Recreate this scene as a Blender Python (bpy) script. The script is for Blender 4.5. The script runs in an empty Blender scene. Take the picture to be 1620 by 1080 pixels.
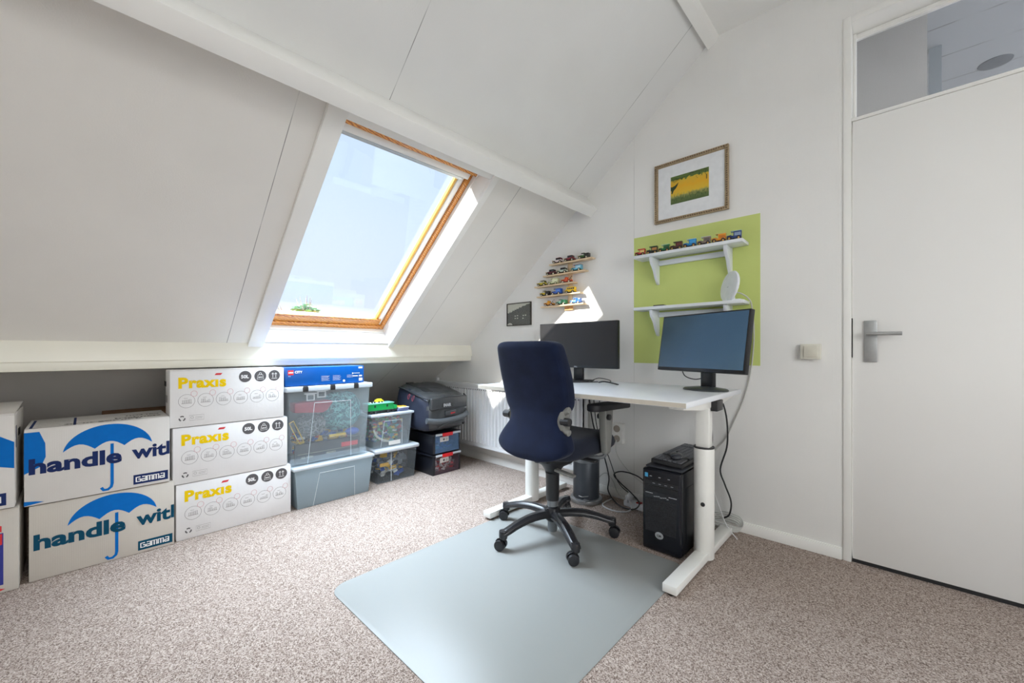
import bpy, bmesh, math, random
from math import sin, cos, pi, radians, sqrt
from mathutils import Matrix, Vector

# ------------------------------------------------------------------ camera
F = 640.4; YAW = radians(43.43); HORIZON = 553.5; CAMH = 1.0; CAMY = -2.4907
sc = bpy.context.scene
COL = sc.collection
cam = bpy.data.cameras.new('camera')
cam.sensor_width = 36.0
cam.lens = 36.0 * F / 1620.0
cam.shift_y = (HORIZON - 540.0) / 1620.0
cam.clip_start = 0.02; cam.clip_end = 300
camo = bpy.data.objects.new('camera', cam)
camo.location = (0, CAMY, CAMH)
camo.rotation_euler = (radians(90), 0, YAW)
COL.objects.link(camo)
sc.camera = camo

# ------------------------------------------------------------------ view + world
sc.view_settings.view_transform = 'Standard'
sc.view_settings.look = 'None'
sc.view_settings.exposure = 0.29
sc.view_settings.gamma = 1.0
sc.view_settings.use_curve_mapping = False
sc.cycles.max_bounces = 10
sc.cycles.diffuse_bounces = 6
sc.cycles.glossy_bounces = 4
sc.cycles.transparent_max_bounces = 16
sc.cycles.transmission_bounces = 6
sc.cycles.sample_clamp_indirect = 6.0
sc.cycles.use_denoising = True
sc.cycles.caustics_reflective = False
sc.cycles.caustics_refractive = False

SKY_TOP = 36.0      # upper sky above the view, raised to brighten the room
SKY_SIDE = 6.8     # sky on the side of the added window, raised as room fill
wd = bpy.data.worlds.new('sky'); sc.world = wd; wd.use_nodes = True
nt = wd.node_tree; nt.nodes.clear()
def wn(t, **k):
    n = nt.nodes.new(t)
    for a, b in k.items(): setattr(n, a, b)
    return n
tc = wn('ShaderNodeTexCoord'); sep = wn('ShaderNodeSeparateXYZ')
nt.links.new(tc.outputs['Generated'], sep.inputs[0])
ramp = wn('ShaderNodeValToRGB')
ramp.color_ramp.elements[0].position = 0.0; ramp.color_ramp.elements[0].color = (.87, .90, .94, 1)
ramp.color_ramp.elements[1].position = 0.36; ramp.color_ramp.elements[1].color = (0.64, 0.78, 1.0, 1)
e = ramp.color_ramp.elements.new(0.15); e.color = (0.72, 0.83, 0.99, 1)
nt.links.new(sep.outputs['Z'], ramp.inputs[0])
def mapr(src, a, b, c, d):
    m = wn('ShaderNodeMapRange', interpolation_type='SMOOTHSTEP')
    m.inputs[1].default_value = a; m.inputs[2].default_value = b; m.inputs[3].default_value = c; m.inputs[4].default_value = d
    nt.links.new(src, m.inputs[0]); return m.outputs[0]
up = mapr(sep.outputs['Z'], 0.52, 0.85, 1.0, SKY_TOP)
side = mapr(sep.outputs['X'], 0.10, 0.45, 1.0, SKY_SIDE)
mx = wn('ShaderNodeMath', operation='MAXIMUM'); nt.links.new(up, mx.inputs[0]); nt.links.new(side, mx.inputs[1])
gnd = mapr(sep.outputs['Z'], -0.03, 0.0, 0.45, 1.0)
ml = wn('ShaderNodeMath', operation='MULTIPLY'); nt.links.new(mx.outputs[0], ml.inputs[0]); nt.links.new(gnd, ml.inputs[1])
bg = wn('ShaderNodeBackground'); wo = wn('ShaderNodeOutputWorld')
tint = wn('ShaderNodeMix', data_type='RGBA'); tint.inputs[7].default_value = (.985, .99, 1.0, 1)
tf = mapr(sep.outputs['X'], 0.0, 0.3, 0.0, 1.0); nt.links.new(tf, tint.inputs[0]); nt.links.new(ramp.outputs[0], tint.inputs[6])
t2 = wn('ShaderNodeMix', data_type='RGBA'); t2.inputs[7].default_value = (.74, .86, 1.0, 1)
tf2 = mapr(sep.outputs['Z'], 0.48, 0.7, 0.0, 1.0); nt.links.new(tf2, t2.inputs[0]); nt.links.new(tint.outputs[2], t2.inputs[6])
nt.links.new(t2.outputs[2], bg.inputs[0]); nt.links.new(ml.outputs[0], bg.inputs[1]); nt.links.new(bg.outputs[0], wo.inputs[0])

SUND = Vector((0.234, 0.85, -0.425)).normalized()
sl = bpy.data.lights.new('sun', 'SUN'); sl.energy = 9.0; sl.angle = radians(0.6); sl.color = (1.0, 0.95, 0.86)
so = bpy.data.objects.new('sun', sl); so.rotation_euler = SUND.to_track_quat('-Z', 'Y').to_euler(); so.location = (-3, -6, 6)
COL.objects.link(so)

# ------------------------------------------------------------------ slope frame
SA = radians(39.5)
P0 = Vector((-2.888, 0, 1.045)); SU = Vector((cos(SA), 0, sin(SA))); SN = Vector((-sin(SA), 0, cos(SA)))
MS = Matrix(((SU.x, 0, SN.x, P0.x), (0, 1, 0, 0), (SU.z, 0, SN.z, P0.z), (0, 0, 0, 1)))
def portal(name, loc, n, x, y, sx, sy):
    l = bpy.data.lights.new(name, 'AREA'); l.shape = 'RECTANGLE'; l.size = sx; l.size_y = sy
    l.cycles.is_portal = True
    o = bpy.data.objects.new(name, l); COL.objects.link(o)
    z = -Vector(n).normalized(); x = Vector(x).normalized(); y = z.cross(x)
    m = Matrix((x, y, z)).transposed().to_4x4(); m.translation = loc
    o.matrix_world = m
portal('skylight_portal', MS @ Vector((0.77, -1.28, 0.20)), -SN, (0, 1, 0), None, 0.95, 1.6)
portal('added_window_portal', Vector((1.86, -2.35, 1.6)), (-1, 0, 0), (0, 1, 0), None, 2.5, 1.5)

# ------------------------------------------------------------------ materials
MATS = {}
def lin(c):
    return tuple((x / 12.92 if x <= 0.04045 else ((x + 0.055) / 1.055) ** 2.4) for x in c)
def rgb(r, g, b): return lin((r / 255, g / 255, b / 255))
def mat(name, col=(.8, .8, .8), rough=.5, metal=0.0, bump=None, noise=None, spec=0.5, emit=None, coat=0.0, sheen=0.0):
    """bump=(scale,strength), noise=(scale,amount) varies the colour a little"""
    if name in MATS: return MATS[name]
    m = bpy.data.materials.new(name); m.use_nodes = True; MATS[name] = m
    n = m.node_tree.nodes; L = m.node_tree.links; p = n['Principled BSDF']
    p.inputs['Base Color'].default_value = (*col, 1); p.inputs['Roughness'].default_value = rough
    p.inputs['Metallic'].default_value = metal; p.inputs['Specular IOR Level'].default_value = spec
    p.inputs['Coat Weight'].default_value = coat
    if sheen: p.inputs['Sheen Weight'].default_value = sheen
    if emit: p.inputs['Emission Color'].default_value = (*emit, 1); p.inputs['Emission Strength'].default_value = 1
    t = n.new('ShaderNodeTexCoord')
    if noise is None: noise = (30, 0.04)
    nz = n.new('ShaderNodeTexNoise'); nz.inputs['Scale'].default_value = noise[0]; nz.inputs['Detail'].default_value = 4
    L.new(t.outputs['Object'], nz.inputs['Vector'])
    mp = n.new('ShaderNodeMapRange'); mp.inputs[1].default_value = .3; mp.inputs[2].default_value = .7
    mp.inputs[3].default_value = 1 - noise[1]; mp.inputs[4].default_value = 1 + noise[1]
    L.new(nz.outputs[0], mp.inputs[0])
    mm = n.new('ShaderNodeVectorMath'); mm.operation = 'SCALE'; mm.inputs[0].default_value = col
    L.new(mp.outputs[0], mm.inputs['Scale']); L.new(mm.outputs[0], p.inputs['Base Color'])
    if bump:
        b = n.new('ShaderNodeTexNoise'); b.inputs['Scale'].default_value = bump[0]; b.inputs['Detail'].default_value = 5
        L.new(t.outputs['Object'], b.inputs['Vector'])
        bb = n.new('ShaderNodeBump'); bb.inputs['Strength'].default_value = bump[1]; bb.inputs['Distance'].default_value = 0.004
        L.new(b.outputs[0], bb.inputs['Height']); L.new(bb.outputs[0], p.inputs['Normal'])
    return m
def frosted(name, col, opacity, rough=.25, crinkle=0):
    """milky clear plastic: part see-through, part diffuse and shiny"""
    if name in MATS: return MATS[name]
    m = bpy.data.materials.new(name); m.use_nodes = True; MATS[name] = m
    n = m.node_tree.nodes; L = m.node_tree.links; p = n['Principled BSDF']; out = n['Material Output']
    p.inputs['Base Color'].default_value = (*col, 1); p.inputs['Roughness'].default_value = rough
    tr = n.new('ShaderNodeBsdfTransparent'); tr.inputs[0].default_value = (.95, .97, .98, 1)
    if crinkle:
        tq = n.new('ShaderNodeTexCoord'); nq = n.new('ShaderNodeTexVoronoi'); nq.feature = 'DISTANCE_TO_EDGE'; nq.inputs['Scale'].default_value = crinkle; nw = n.new('ShaderNodeTexNoise'); nw.inputs['Scale'].default_value = crinkle * .7; nw.inputs['Detail'].default_value = 6
        L.new(tq.outputs['Object'], nw.inputs[0]); L.new(nw.outputs['Color'], nq.inputs['Vector'])
        bq = n.new('ShaderNodeBump'); bq.inputs['Strength'].default_value = 1.0; bq.inputs['Distance'].default_value = .05; L.new(nq.outputs[0], bq.inputs['Height']); L.new(bq.outputs[0], p.inputs['Normal'])
        cq = n.new('ShaderNodeValToRGB'); cq.color_ramp.elements[0].color = (*[min(1, x * 1.9 + .1) for x in col], 1); cq.color_ramp.elements[1].position = .12; cq.color_ramp.elements[1].color = (*[x * .7 for x in col], 1)
        L.new(nq.outputs[0], cq.inputs[0]); L.new(cq.outputs[0], p.inputs['Base Color'])
    fr = n.new('ShaderNodeLayerWeight'); fr.inputs[0].default_value = .35
    mp = n.new('ShaderNodeMapRange'); mp.inputs[3].default_value = opacity; mp.inputs[4].default_value = min(1, opacity + .32)
    L.new(fr.outputs['Facing'], mp.inputs[0])
    mi = n.new('ShaderNodeMixShader'); L.new(mp.outputs[0], mi.inputs[0]); L.new(tr.outputs[0], mi.inputs[1]); L.new(p.outputs[0], mi.inputs[2])
    L.new(mi.outputs[0], out.inputs[0]); return m
def glass(name, tint=(.97, .98, .98), refl=1.0, frost=None):
    if name in MATS: return MATS[name]
    m = bpy.data.materials.new(name); m.use_nodes = True; MATS[name] = m
    n = m.node_tree.nodes; L = m.node_tree.links; n.remove(n['Principled BSDF']); out = n['Material Output']
    tr = n.new('ShaderNodeBsdfTransparent'); tr.inputs[0].default_value = (*tint, 1)
    gl = n.new('ShaderNodeBsdfGlossy'); gl.inputs['Roughness'].default_value = 0.0
    ge = n.new('ShaderNodeNewGeometry'); dt = n.new('ShaderNodeVectorMath'); dt.operation = 'DOT_PRODUCT'
    L.new(ge.outputs['Incoming'], dt.inputs[0]); L.new(ge.outputs['Normal'], dt.inputs[1])
    def mth(op, a, b):
        q = n.new('ShaderNodeMath'); q.operation = op
        for i, x in enumerate((a, b)):
            if isinstance(x, (int, float)): q.inputs[i].default_value = x
            elif x is not None: L.new(x, q.inputs[i])
        return q.outputs[0]
    ab = mth('ABSOLUTE', dt.outputs['Value'], None)
    pw = mth('POWER', mth('SUBTRACT', 1.0, ab), 5.0)
    mu = n.new('ShaderNodeMath'); mu.operation = 'MULTIPLY'; mu.inputs[1].default_value = refl
    L.new(mth('ADD', mth('MULTIPLY', pw, .96), .04), mu.inputs[0])
    mi = n.new('ShaderNodeMixShader'); L.new(mu.outputs[0], mi.inputs[0]); L.new(tr.outputs[0], mi.inputs[1]); L.new(gl.outputs[0], mi.inputs[2])
    if frost:
        df = n.new('ShaderNodeBsdfDiffuse'); df.inputs[0].default_value = (*frost[0], 1)
        m2 = n.new('ShaderNodeMixShader'); m2.inputs[0].default_value = frost[1]
        L.new(mi.outputs[0], m2.inputs[1]); L.new(df.outputs[0], m2.inputs[2]); L.new(m2.outputs[0], out.inputs[0])
    else: L.new(mi.outputs[0], out.inputs[0])
    return m

# ------------------------------------------------------------------ mesh builder
class MB:
    def __init__(s): s.v = []; s.f = []; s.mi = []; s.m = 0
    def add(s, vs, fs, M=None):
        b = len(s.v)
        s.v += [tuple(M @ Vector(p)) if M is not None else tuple(p) for p in vs]
        s.f += [tuple(b + i for i in f) for f in fs]; s.mi += [s.m] * len(fs)
        return s
    def box(s, lo, hi, M=None):
        x0, y0, z0 = lo; x1, y1, z1 = hi
        vs = [(x0, y0, z0), (x1, y0, z0), (x1, y1, z0), (x0, y1, z0), (x0, y0, z1), (x1, y0, z1), (x1, y1, z1), (x0, y1, z1)]
        return s.add(vs, [(0, 3, 2, 1), (4, 5, 6, 7), (0, 1, 5, 4), (1, 2, 6, 5), (2, 3, 7, 6), (3, 0, 4, 7)], M)
    def taper(s, lo, hi, ins, M=None):
        """box whose bottom is inset by ins on x and y"""
        x0, y0, z0 = lo; x1, y1, z1 = hi; i, j = (ins, ins) if not isinstance(ins, tuple) else ins
        vs = [(x0 + i, y0 + j, z0), (x1 - i, y0 + j, z0), (x1 - i, y1 - j, z0), (x0 + i, y1 - j, z0), (x0, y0, z1), (x1, y0, z1), (x1, y1, z1), (x0, y1, z1)]
        return s.add(vs, [(0, 3, 2, 1), (4, 5, 6, 7), (0, 1, 5, 4), (1, 2, 6, 5), (2, 3, 7, 6), (3, 0, 4, 7)], M)
    def prism(s, pts, a, b, axis='y', M=None):
        """2-D outline extruded along an axis: axis y -> pts are (x,z); x -> (y,z); z -> (x,y)"""
        def q(p, t): return {'y': (p[0], t, p[1]), 'x': (t, p[0], p[1]), 'z': (p[0], p[1], t)}[axis]
        n = len(pts); vs = [q(p, a) for p in pts] + [q(p, b) for p in pts]
        fs = [tuple(range(n)), tuple(range(2 * n - 1, n - 1, -1))] + [(i, i + n, (i + 1) % n + n, (i + 1) % n) for i in range(n)]
        return s.add(vs, fs, M)
    def cyl(s, p0, p1, r0, r1=None, n=20, cap=True):
        r1 = r0 if r1 is None else r1; p0 = Vector(p0); p1 = Vector(p1); d = (p1 - p0).normalized()
        u = d.orthogonal().normalized(); w = d.cross(u); vs = []
        for p, r in ((p0, r0), (p1, r1)):
            vs += [tuple(p + u * r * cos(2 * pi * i / n) + w * r * sin(2 * pi * i / n)) for i in range(n)]
        fs = [(i, (i + 1) % n, (i + 1) % n + n, i + n) for i in range(n)]
        if cap: fs += [tuple(range(n - 1, -1, -1)), tuple(range(n, 2 * n))]
        return s.add(vs, fs)
    def lathe(s, prof, c=(0, 0, 0), n=32, M=None, cap=True):
        vs = []; fs = []; k = len(prof)
        for r, z in prof: vs += [(c[0] + r * cos(2 * pi * i / n), c[1] + r * sin(2 * pi * i / n), c[2] + z) for i in range(n)]
        for j in range(k - 1): fs += [(j * n + i, j * n + (i + 1) % n, (j + 1) * n + (i + 1) % n, (j + 1) * n + i) for i in range(n)]
        if cap: fs += [tuple(range(n - 1, -1, -1)), tuple(range((k - 1) * n, k * n))]
        return s.add(vs, fs, M)
    def tube(s, pts, r, n=8, smooth=4):
        P = [Vector(p) for p in pts]
        if isinstance(r, (list, tuple)) and smooth and len(P) > 2:
            r = [r[i] + (r[i + 1] - r[i]) * k / smooth for i in range(len(P) - 1) for k in range(smooth)] + [r[-1]]
        if smooth and len(P) > 2:
            Q = []; E_ = [P[0] * 2 - P[1]] + P + [P[-1] * 2 - P[-2]]
            for i in range(1, len(E_) - 2):
                a, b, c, d = E_[i - 1:i + 3]
                for k in range(smooth):
                    t = k / smooth
                    Q.append(.5 * ((2 * b) + (c - a) * t + (2 * a - 5 * b + 4 * c - d) * t * t + (3 * b - a - 3 * c + d) * t ** 3))
            P = Q + [P[-1]]
        vs = []; u = None
        for i, p in enumerate(P):
            d = (P[min(i + 1, len(P) - 1)] - P[max(i - 1, 0)]).normalized()
            u = d.orthogonal().normalized() if u is None else (u - d * u.dot(d)).normalized()
            w = d.cross(u); rr = r[i] if isinstance(r, (list, tuple)) else r
            vs += [tuple(p + u * rr * cos(2 * pi * k / n) + w * rr * sin(2 * pi * k / n)) for k in range(n)]
        fs = [(i * n + k, i * n + (k + 1) % n, (i + 1) * n + (k + 1) % n, (i + 1) * n + k) for i in range(len(P) - 1) for k in range(n)]
        fs += [tuple(range(n - 1, -1, -1)), tuple(range((len(P) - 1) * n, len(P) * n))]
        return s.add(vs, fs)
    def ball(s, c, r, n=14, m=8, sc_=(1, 1, 1)):
        prof = [(r * sin(pi * j / m) * 1.0 + 1e-5, -r * cos(pi * j / m)) for j in range(m + 1)]
        vs = []; fs = []
        for a, z in prof: vs += [(c[0] + a * cos(2 * pi * i / n) * sc_[0], c[1] + a * sin(2 * pi * i / n) * sc_[1], c[2] + z * sc_[2]) for i in range(n)]
        for j in range(m): fs += [(j * n + i, j * n + (i + 1) % n, (j + 1) * n + (i + 1) % n, (j + 1) * n + i) for i in range(n)]
        return s.add(vs, fs)
    def frame(s, x0, x1, z0, z1, w, y0, y1, M=None):
        """picture-frame border in the xz plane"""
        for lo, hi in (((x0, y0, z0), (x1, y1, z0 + w)), ((x0, y0, z1 - w), (x1, y1, z1)), ((x0, y0, z0 + w), (x0 + w, y1, z1 - w)), ((x1 - w, y0, z0 + w), (x1, y1, z1 - w))):
            s.box(lo, hi, M)
        return s
    def mesh(s, name, mats, bevel=0, seg=2, smooth=True, inv=None):
        me = bpy.data.meshes.new(name)
        vs = [tuple(inv @ Vector(p)) for p in s.v] if inv is not None else s.v
        me.from_pydata(vs, [], s.f)
        for m in (mats if isinstance(mats, (list, tuple)) else [mats]): me.materials.append(m)
        if any(s.mi): me.polygons.foreach_set('material_index', s.mi)
        bm = bmesh.new(); bm.from_mesh(me)
        bmesh.ops.recalc_face_normals(bm, faces=bm.faces)
        if bevel:
            es = [e for e in bm.edges if len(e.link_faces) == 2 and e.calc_face_angle(0) > radians(35)]
            bmesh.ops.bevel(bm, geom=es, offset=bevel, segments=seg, affect='EDGES', clamp_overlap=True, profile=.5)
        bm.to_mesh(me); bm.free()
        if smooth:
            me.shade_smooth()
            try: me.set_sharp_from_angle(angle=radians(38))
            except Exception: pass
        return me

def root_inv(o):
    while o.parent: o = o.parent
    return (Matrix.Translation(o.location) @ o.rotation_euler.to_matrix().to_4x4()).inverted()
def obj(name, mb, mats, parent=None, world=False, **k):
    """one mesh object; world=True: the shapes were laid out in room coordinates"""
    inv = root_inv(parent) if (world and parent) else None
    o = bpy.data.objects.new(name, mb.mesh(name, mats, inv=inv, **k))
    if parent: o.parent = parent
    COL.objects.link(o); return o
def tag(o, label=None, cat=None, group=None, kind=None):
    if label: o['label'] = label
    if cat: o['category'] = cat
    if group: o['group'] = group
    if kind: o['kind'] = kind
    return o
def thing(name, label, cat, loc=(0, 0, 0), rz=0, group=None):
    o = bpy.data.objects.new(name, None); o.location = loc; o.rotation_euler = (0, 0, rz); o.empty_display_size = .05
    COL.objects.link(o); return tag(o, label, cat, group)
def struct(name, mb, mats, label, cat='wall', parent=None, **k):
    o = obj(name, mb, mats, parent, **k)
    if parent is None: tag(o, label, cat, kind='structure')
    return o
def text_mesh(txt, size, bold=0.0, align='LEFT', sx=1.0, space=1.0):
    """flat lettering as vertices/faces in the xy plane"""
    cu = bpy.data.curves.new('lettering', 'FONT'); cu.body = txt; cu.size = size; cu.offset = bold; cu.align_x = align
    cu.resolution_u = 3; cu.space_character = space
    o = bpy.data.objects.new('lettering', cu); COL.objects.link(o)
    bpy.context.view_layer.update()
    me = bpy.data.meshes.new_from_object(o.evaluated_get(bpy.context.evaluated_depsgraph_get()))
    vs = [(v.co.x * sx, v.co.y, v.co.z) for v in me.vertices]; fs = [tuple(p.vertices) for p in me.polygons]
    bpy.data.objects.remove(o); bpy.data.curves.remove(cu); bpy.data.meshes.remove(me)
    return vs, fs
def frameM(o, x, y):
    """matrix that puts the xy plane at o with axes x and y"""
    x = Vector(x).normalized(); y = Vector(y).normalized(); z = x.cross(y)
    m = Matrix((x, y, z)).transposed().to_4x4(); m.translation = Vector(o); return m
random.seed(7)
WHITE = rgb(236, 235, 232)
# ================================================================== the room
def seam_mat(name, col, rough, seams, axis, bump=(180, .12), width=.0016, zlim=None, ribs=None):
    """painted board with thin joint lines at given positions along an axis"""
    m = mat(name, col, rough, bump=bump, noise=(3, .02))
    n = m.node_tree.nodes; L = m.node_tree.links; p = n['Principled BSDF']
    t = [x for x in n if x.type == 'TEX_COORD'][0]
    s = n.new('ShaderNodeSeparateXYZ'); L.new(t.outputs['Object'], s.inputs[0])
    prev = p.inputs['Base Color'].links[0].from_socket
    wob = n.new('ShaderNodeTexNoise'); wob.inputs['Scale'].default_value = 6; L.new(t.outputs['Object'], wob.inputs[0])
    for q in seams:
        a = n.new('ShaderNodeMath'); a.operation = 'SUBTRACT'; L.new(s.outputs[axis], a.inputs[0]); a.inputs[1].default_value = q
        b = n.new('ShaderNodeMath'); b.operation = 'ABSOLUTE'; L.new(a.outputs[0], b.inputs[0])
        c = n.new('ShaderNodeMath'); c.operation = 'LESS_THAN'; L.new(b.outputs[0], c.inputs[0]); c.inputs[1].default_value = width
        w = n.new('ShaderNodeMapRange'); w.inputs[1].default_value = .35; w.inputs[2].default_value = .6; w.inputs[3].default_value = .15; w.inputs[4].default_value = 1.0
        L.new(wob.outputs[0], w.inputs[0])
        f = n.new('ShaderNodeMath'); f.operation = 'MULTIPLY'; L.new(c.outputs[0], f.inputs[0]); L.new(w.outputs[0], f.inputs[1])
        mi = n.new('ShaderNodeMix'); mi.data_type = 'RGBA'; L.new(f.outputs[0], mi.inputs[0]); L.new(prev, mi.inputs[6]); mi.inputs[7].default_value = (*[x * .35 for x in col], 1)
        prev = mi.outputs[2]
    L.new(prev, p.inputs['Base Color'])
    if ribs:
        wv = n.new('ShaderNodeTexWave'); wv.bands_direction = 'X'; wv.inputs['Scale'].default_value = ribs; L.new(t.outputs['Object'], wv.inputs[0])
        bp = [x for x in n if x.type == 'BUMP'][0]; b2 = n.new('ShaderNodeBump'); b2.inputs['Strength'].default_value = .10; b2.inputs['Distance'].default_value = .003
        L.new(wv.outputs[1], b2.inputs['Height']); L.new(bp.outputs[0], b2.inputs['Normal']); L.new(b2.outputs[0], p.inputs['Normal'])
    return m
WALLC = rgb(232, 231, 228)
m_low = seam_mat('painted_slope_board', rgb(228, 225, 219), .45, [-1.908, -.61, -3.15], 'Y')
m_up = seam_mat('painted_upper_slope_board', rgb(228, 228, 226), .45, [-1.57, -.22, -2.9], 'Y')
m_gable = seam_mat('ribbed_white_wallpaper', WALLC, .55, [-1.25], 'X', width=.0008, ribs=38)
m_paint = mat('satin_white_paint', rgb(238, 237, 233), .35, bump=(60, .05), noise=(6, .015))
m_cream = mat('cream_paint', rgb(232, 229, 216), .4, bump=(50, .06), noise=(5, .03))
m_wall = mat('plain_white_wall', WALLC, .6, bump=(120, .08))
m_dark = mat('dark_gap', (.02, .02, .02), .8)

# carpet
mc = mat('speckled_carpet', rgb(170, 158, 152), .95, noise=(2.0, .03), spec=.1)
n = mc.node_tree.nodes; L = mc.node_tree.links; p = n['Principled BSDF']; t = [x for x in n if x.type == 'TEX_COORD'][0]
v = n.new('ShaderNodeTexVoronoi'); v.inputs['Scale'].default_value = 310; L.new(t.outputs['Object'], v.inputs['Vector'])
gr = n.new('ShaderNodeSeparateXYZ'); L.new(v.outputs['Color'], gr.inputs[0])
cr = n.new('ShaderNodeValToRGB'); el = cr.color_ramp.elements
el[0].position = .0; el[0].color = (*rgb(100, 84, 76), 1); el[1].position = 1.0; el[1].color = (*rgb(198, 184, 174), 1)
for q, c in ((.16, (118, 103, 95)), (.32, (146, 130, 121)), (.6, (167, 152, 142))):
    e = el.new(q); e.color = (*rgb(*c), 1)
L.new(gr.outputs[0], cr.inputs[0])
big = p.inputs['Base Color'].links[0].from_socket.node
L.new(cr.outputs[0], big.inputs[0]); L.new(big.outputs[0], p.inputs['Base Color'])
bb = n.new('ShaderNodeBump'); bb.inputs['Strength'].default_value = .22; bb.inputs['Distance'].default_value = .002
L.new(gr.outputs[0], bb.inputs['Height']); L.new(bb.outputs[0], p.inputs['Normal'])
struct('floor', MB().box((-4.7, -4.4, -.1), (1.9, .14, 0)), mc, 'speckled beige brown carpet over the whole floor', 'carpet', smooth=False)

# sloped wall: four slabs round the skylight opening (s, y, out)
WY0, WY1, WS0, WS1 = -1.723, -.850, .005, 1.535
mb = MB()
mb.box((-.05, -4.4, 0), (1.60, WY0, .19), MS).box((-.05, WY1, 0), (1.60, .14, .19), MS)
mb.box((-.05, WY0, 0), (WS0, WY1, .19), MS).box((WS1, WY0, 0), (1.60, WY1, .19), MS)
struct('wall_left', mb, m_low, 'white boarded sloping roof wall that holds the skylight', 'sloped wall', smooth=False)
struct('ceiling_slope', MB().box((1.60, -4.4, 0), (2.95, .14, .19), MS), m_up, 'white boarded roof slope above the long beam', 'sloped ceiling', smooth=False)
la = math.atan2(.54, 1.0)
ML = Matrix.Translation((-2.93, 0, 1.0)) @ Matrix.Rotation(-la, 4, 'Y')
struct('wall_eaves', MB().box((-1.75, -4.4, 0), (.02, .14, .2), ML), m_low, 'white low roof slope under the knee beam behind the boxes', 'sloped wall', smooth=False)
struct('wall_knee', MB().box((-4.5, -4.4, 0), (-4.25, .14, .5)), m_wall, 'low wall at the foot of the roof behind the boxes', smooth=False)
struct('ceiling', MB().box((-.745, -4.4, 2.795), (1.9, .14, 2.95)), m_paint, 'flat white ceiling strip above the door', 'ceiling', smooth=False)
# gable wall with the door opening
DX0, DX1, DZ1 = -.150, .700, 2.545
GP = [(-4.45, 0), (-4.45, .30), (-2.95, 1.12), (-.60, 3.05)]
mb = MB().prism(GP + [(DX0 - .03, 3.1), (DX0 - .03, 0)], 0, .14, 'y').box((DX0 - .03, 0, DZ1 + .03), (1.9, .14, 3.1)).box((DX1 + .03, 0, 0), (1.9, .14, DZ1 + .03))
struct('wall_back', mb, m_gable, 'white ribbed gable wall behind the desk', smooth=False)
struct('wall_front', MB().prism(GP + [(1.9, 3.1), (1.9, 0)], -4.4, -4.25, 'y'), m_wall, 'white wall behind the camera', smooth=False)
mb = MB().box((1.70, -4.4, 0), (1.86, .14, .85)).box((1.70, -4.4, 2.35), (1.86, .14, 3.1)).box((1.70, -4.4, .85), (1.86, -3.6, 2.35)).box((1.70, -1.1, .85), (1.86, .14, 2.35))
struct('wall_right', mb, m_wall, 'white wall opposite the roof slope, with the window added for light', smooth=False)
w3 = tag(thing('added_window', None, None, (1.7, -2.35, .85)), 'wide white framed window added out of view to brighten the room', 'window', kind='structure')  # invented opening out of view, lets extra daylight fill the room
mb = MB()
Mx = Matrix(((0, 1, 0, 1.74), (1, 0, 0, 0), (0, 0, 1, 0), (0, 0, 0, 1)))
mb.frame(-3.6, -1.1, .85, 2.35, .05, 0, .06, Mx)
for y in (-2.77, -1.93): mb.box((y - .025, 0, .9), (y + .025, .06, 2.3), Mx)
obj('window_frame', mb, m_paint, w3, world=True, bevel=.004)
obj('glass_pane', MB().box((1.765, -3.55, .9), (1.771, -1.15, 2.3)), glass('clear_glass'), w3, world=True, smooth=False)

# beams and trims
mb = MB().box((1.582, -4.4, -.135), (1.655, 0, .0), MS)
struct('trim_1', mb, m_paint, 'long white roof beam running above the skylight', 'beam', bevel=.003)
mb = MB().prism([(-2.895, 1.062), (-2.865, .944), (-2.98, .944), (-3.0, 1.0)], -4.4, -.0, 'y')
mb.prism([(-2.880, .946), (-2.885, .900), (-2.99, .900), (-2.99, .95)], -4.4, -.0, 'y')
struct('trim_2', mb, m_cream, 'cream knee beam along the foot of the slope above the boxes', 'beam', bevel=.003)
mb = MB().prism([(-.775, 2.80), (-.790, 2.742), (-.745, 2.765), (-.728, 2.80)], -4.4, 0, 'y')
struct('trim_3', mb, m_paint, 'narrow white batten where slope meets flat ceiling', 'trim', smooth=False)
mb = MB().box((-4.3, -.012, 0), (DX0 - .035, 0, .052)).box((-4.3, -.009, .052), (DX0 - .035, 0, .058))
struct('baseboard_back', mb, m_paint, 'low white skirting board along the gable wall', 'baseboard', bevel=.002)

# skylight
w1 = tag(thing('window_1', None, None, MS @ Vector((0, -1.28, 0))), 'skylight window with pine sash in the sloping wall', 'window', kind='structure')
m_pine = mat('varnished_pine', rgb(196, 122, 42), .28, noise=(20, .15), coat=.4)
n = m_pine.node_tree.nodes; L = m_pine.node_tree.links; p = n['Principled BSDF']; t = [x for x in n if x.type == 'TEX_COORD'][0]
mpg = n.new('ShaderNodeMapping'); mpg.inputs['Scale'].default_value = (5, 2.0, 5); L.new(t.outputs['Object'], mpg.inputs[0])
wv = n.new('ShaderNodeTexWave'); wv.bands_direction = 'DIAGONAL'; wv.inputs['Scale'].default_value = 8; wv.inputs['Distortion'].default_value = 9; wv.inputs['Detail'].default_value = 3; L.new(mpg.outputs[0], wv.inputs[0])
cr = n.new('ShaderNodeValToRGB'); cr.color_ramp.elements[0].color = (*rgb(160, 84, 26), 1); cr.color_ramp.elements[1].color = (*rgb(226, 160, 74), 1)
L.new(wv.outputs[1], cr.inputs[0]); L.new(cr.outputs[0], p.inputs['Base Color'])
# casing boards on the slope
mb = MB().box((-.016, -1.802, -.022), (1.575, WY0 + .006, 0), MS)
obj('casing_board', mb, m_paint, w1, world=True, bevel=.003)
mb = MB().box((-.016, WY1 - .006, -.022), (1.575, WY1 + .038, 0), MS)
obj('casing_board', mb, m_paint, w1, world=True, bevel=.003)
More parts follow.
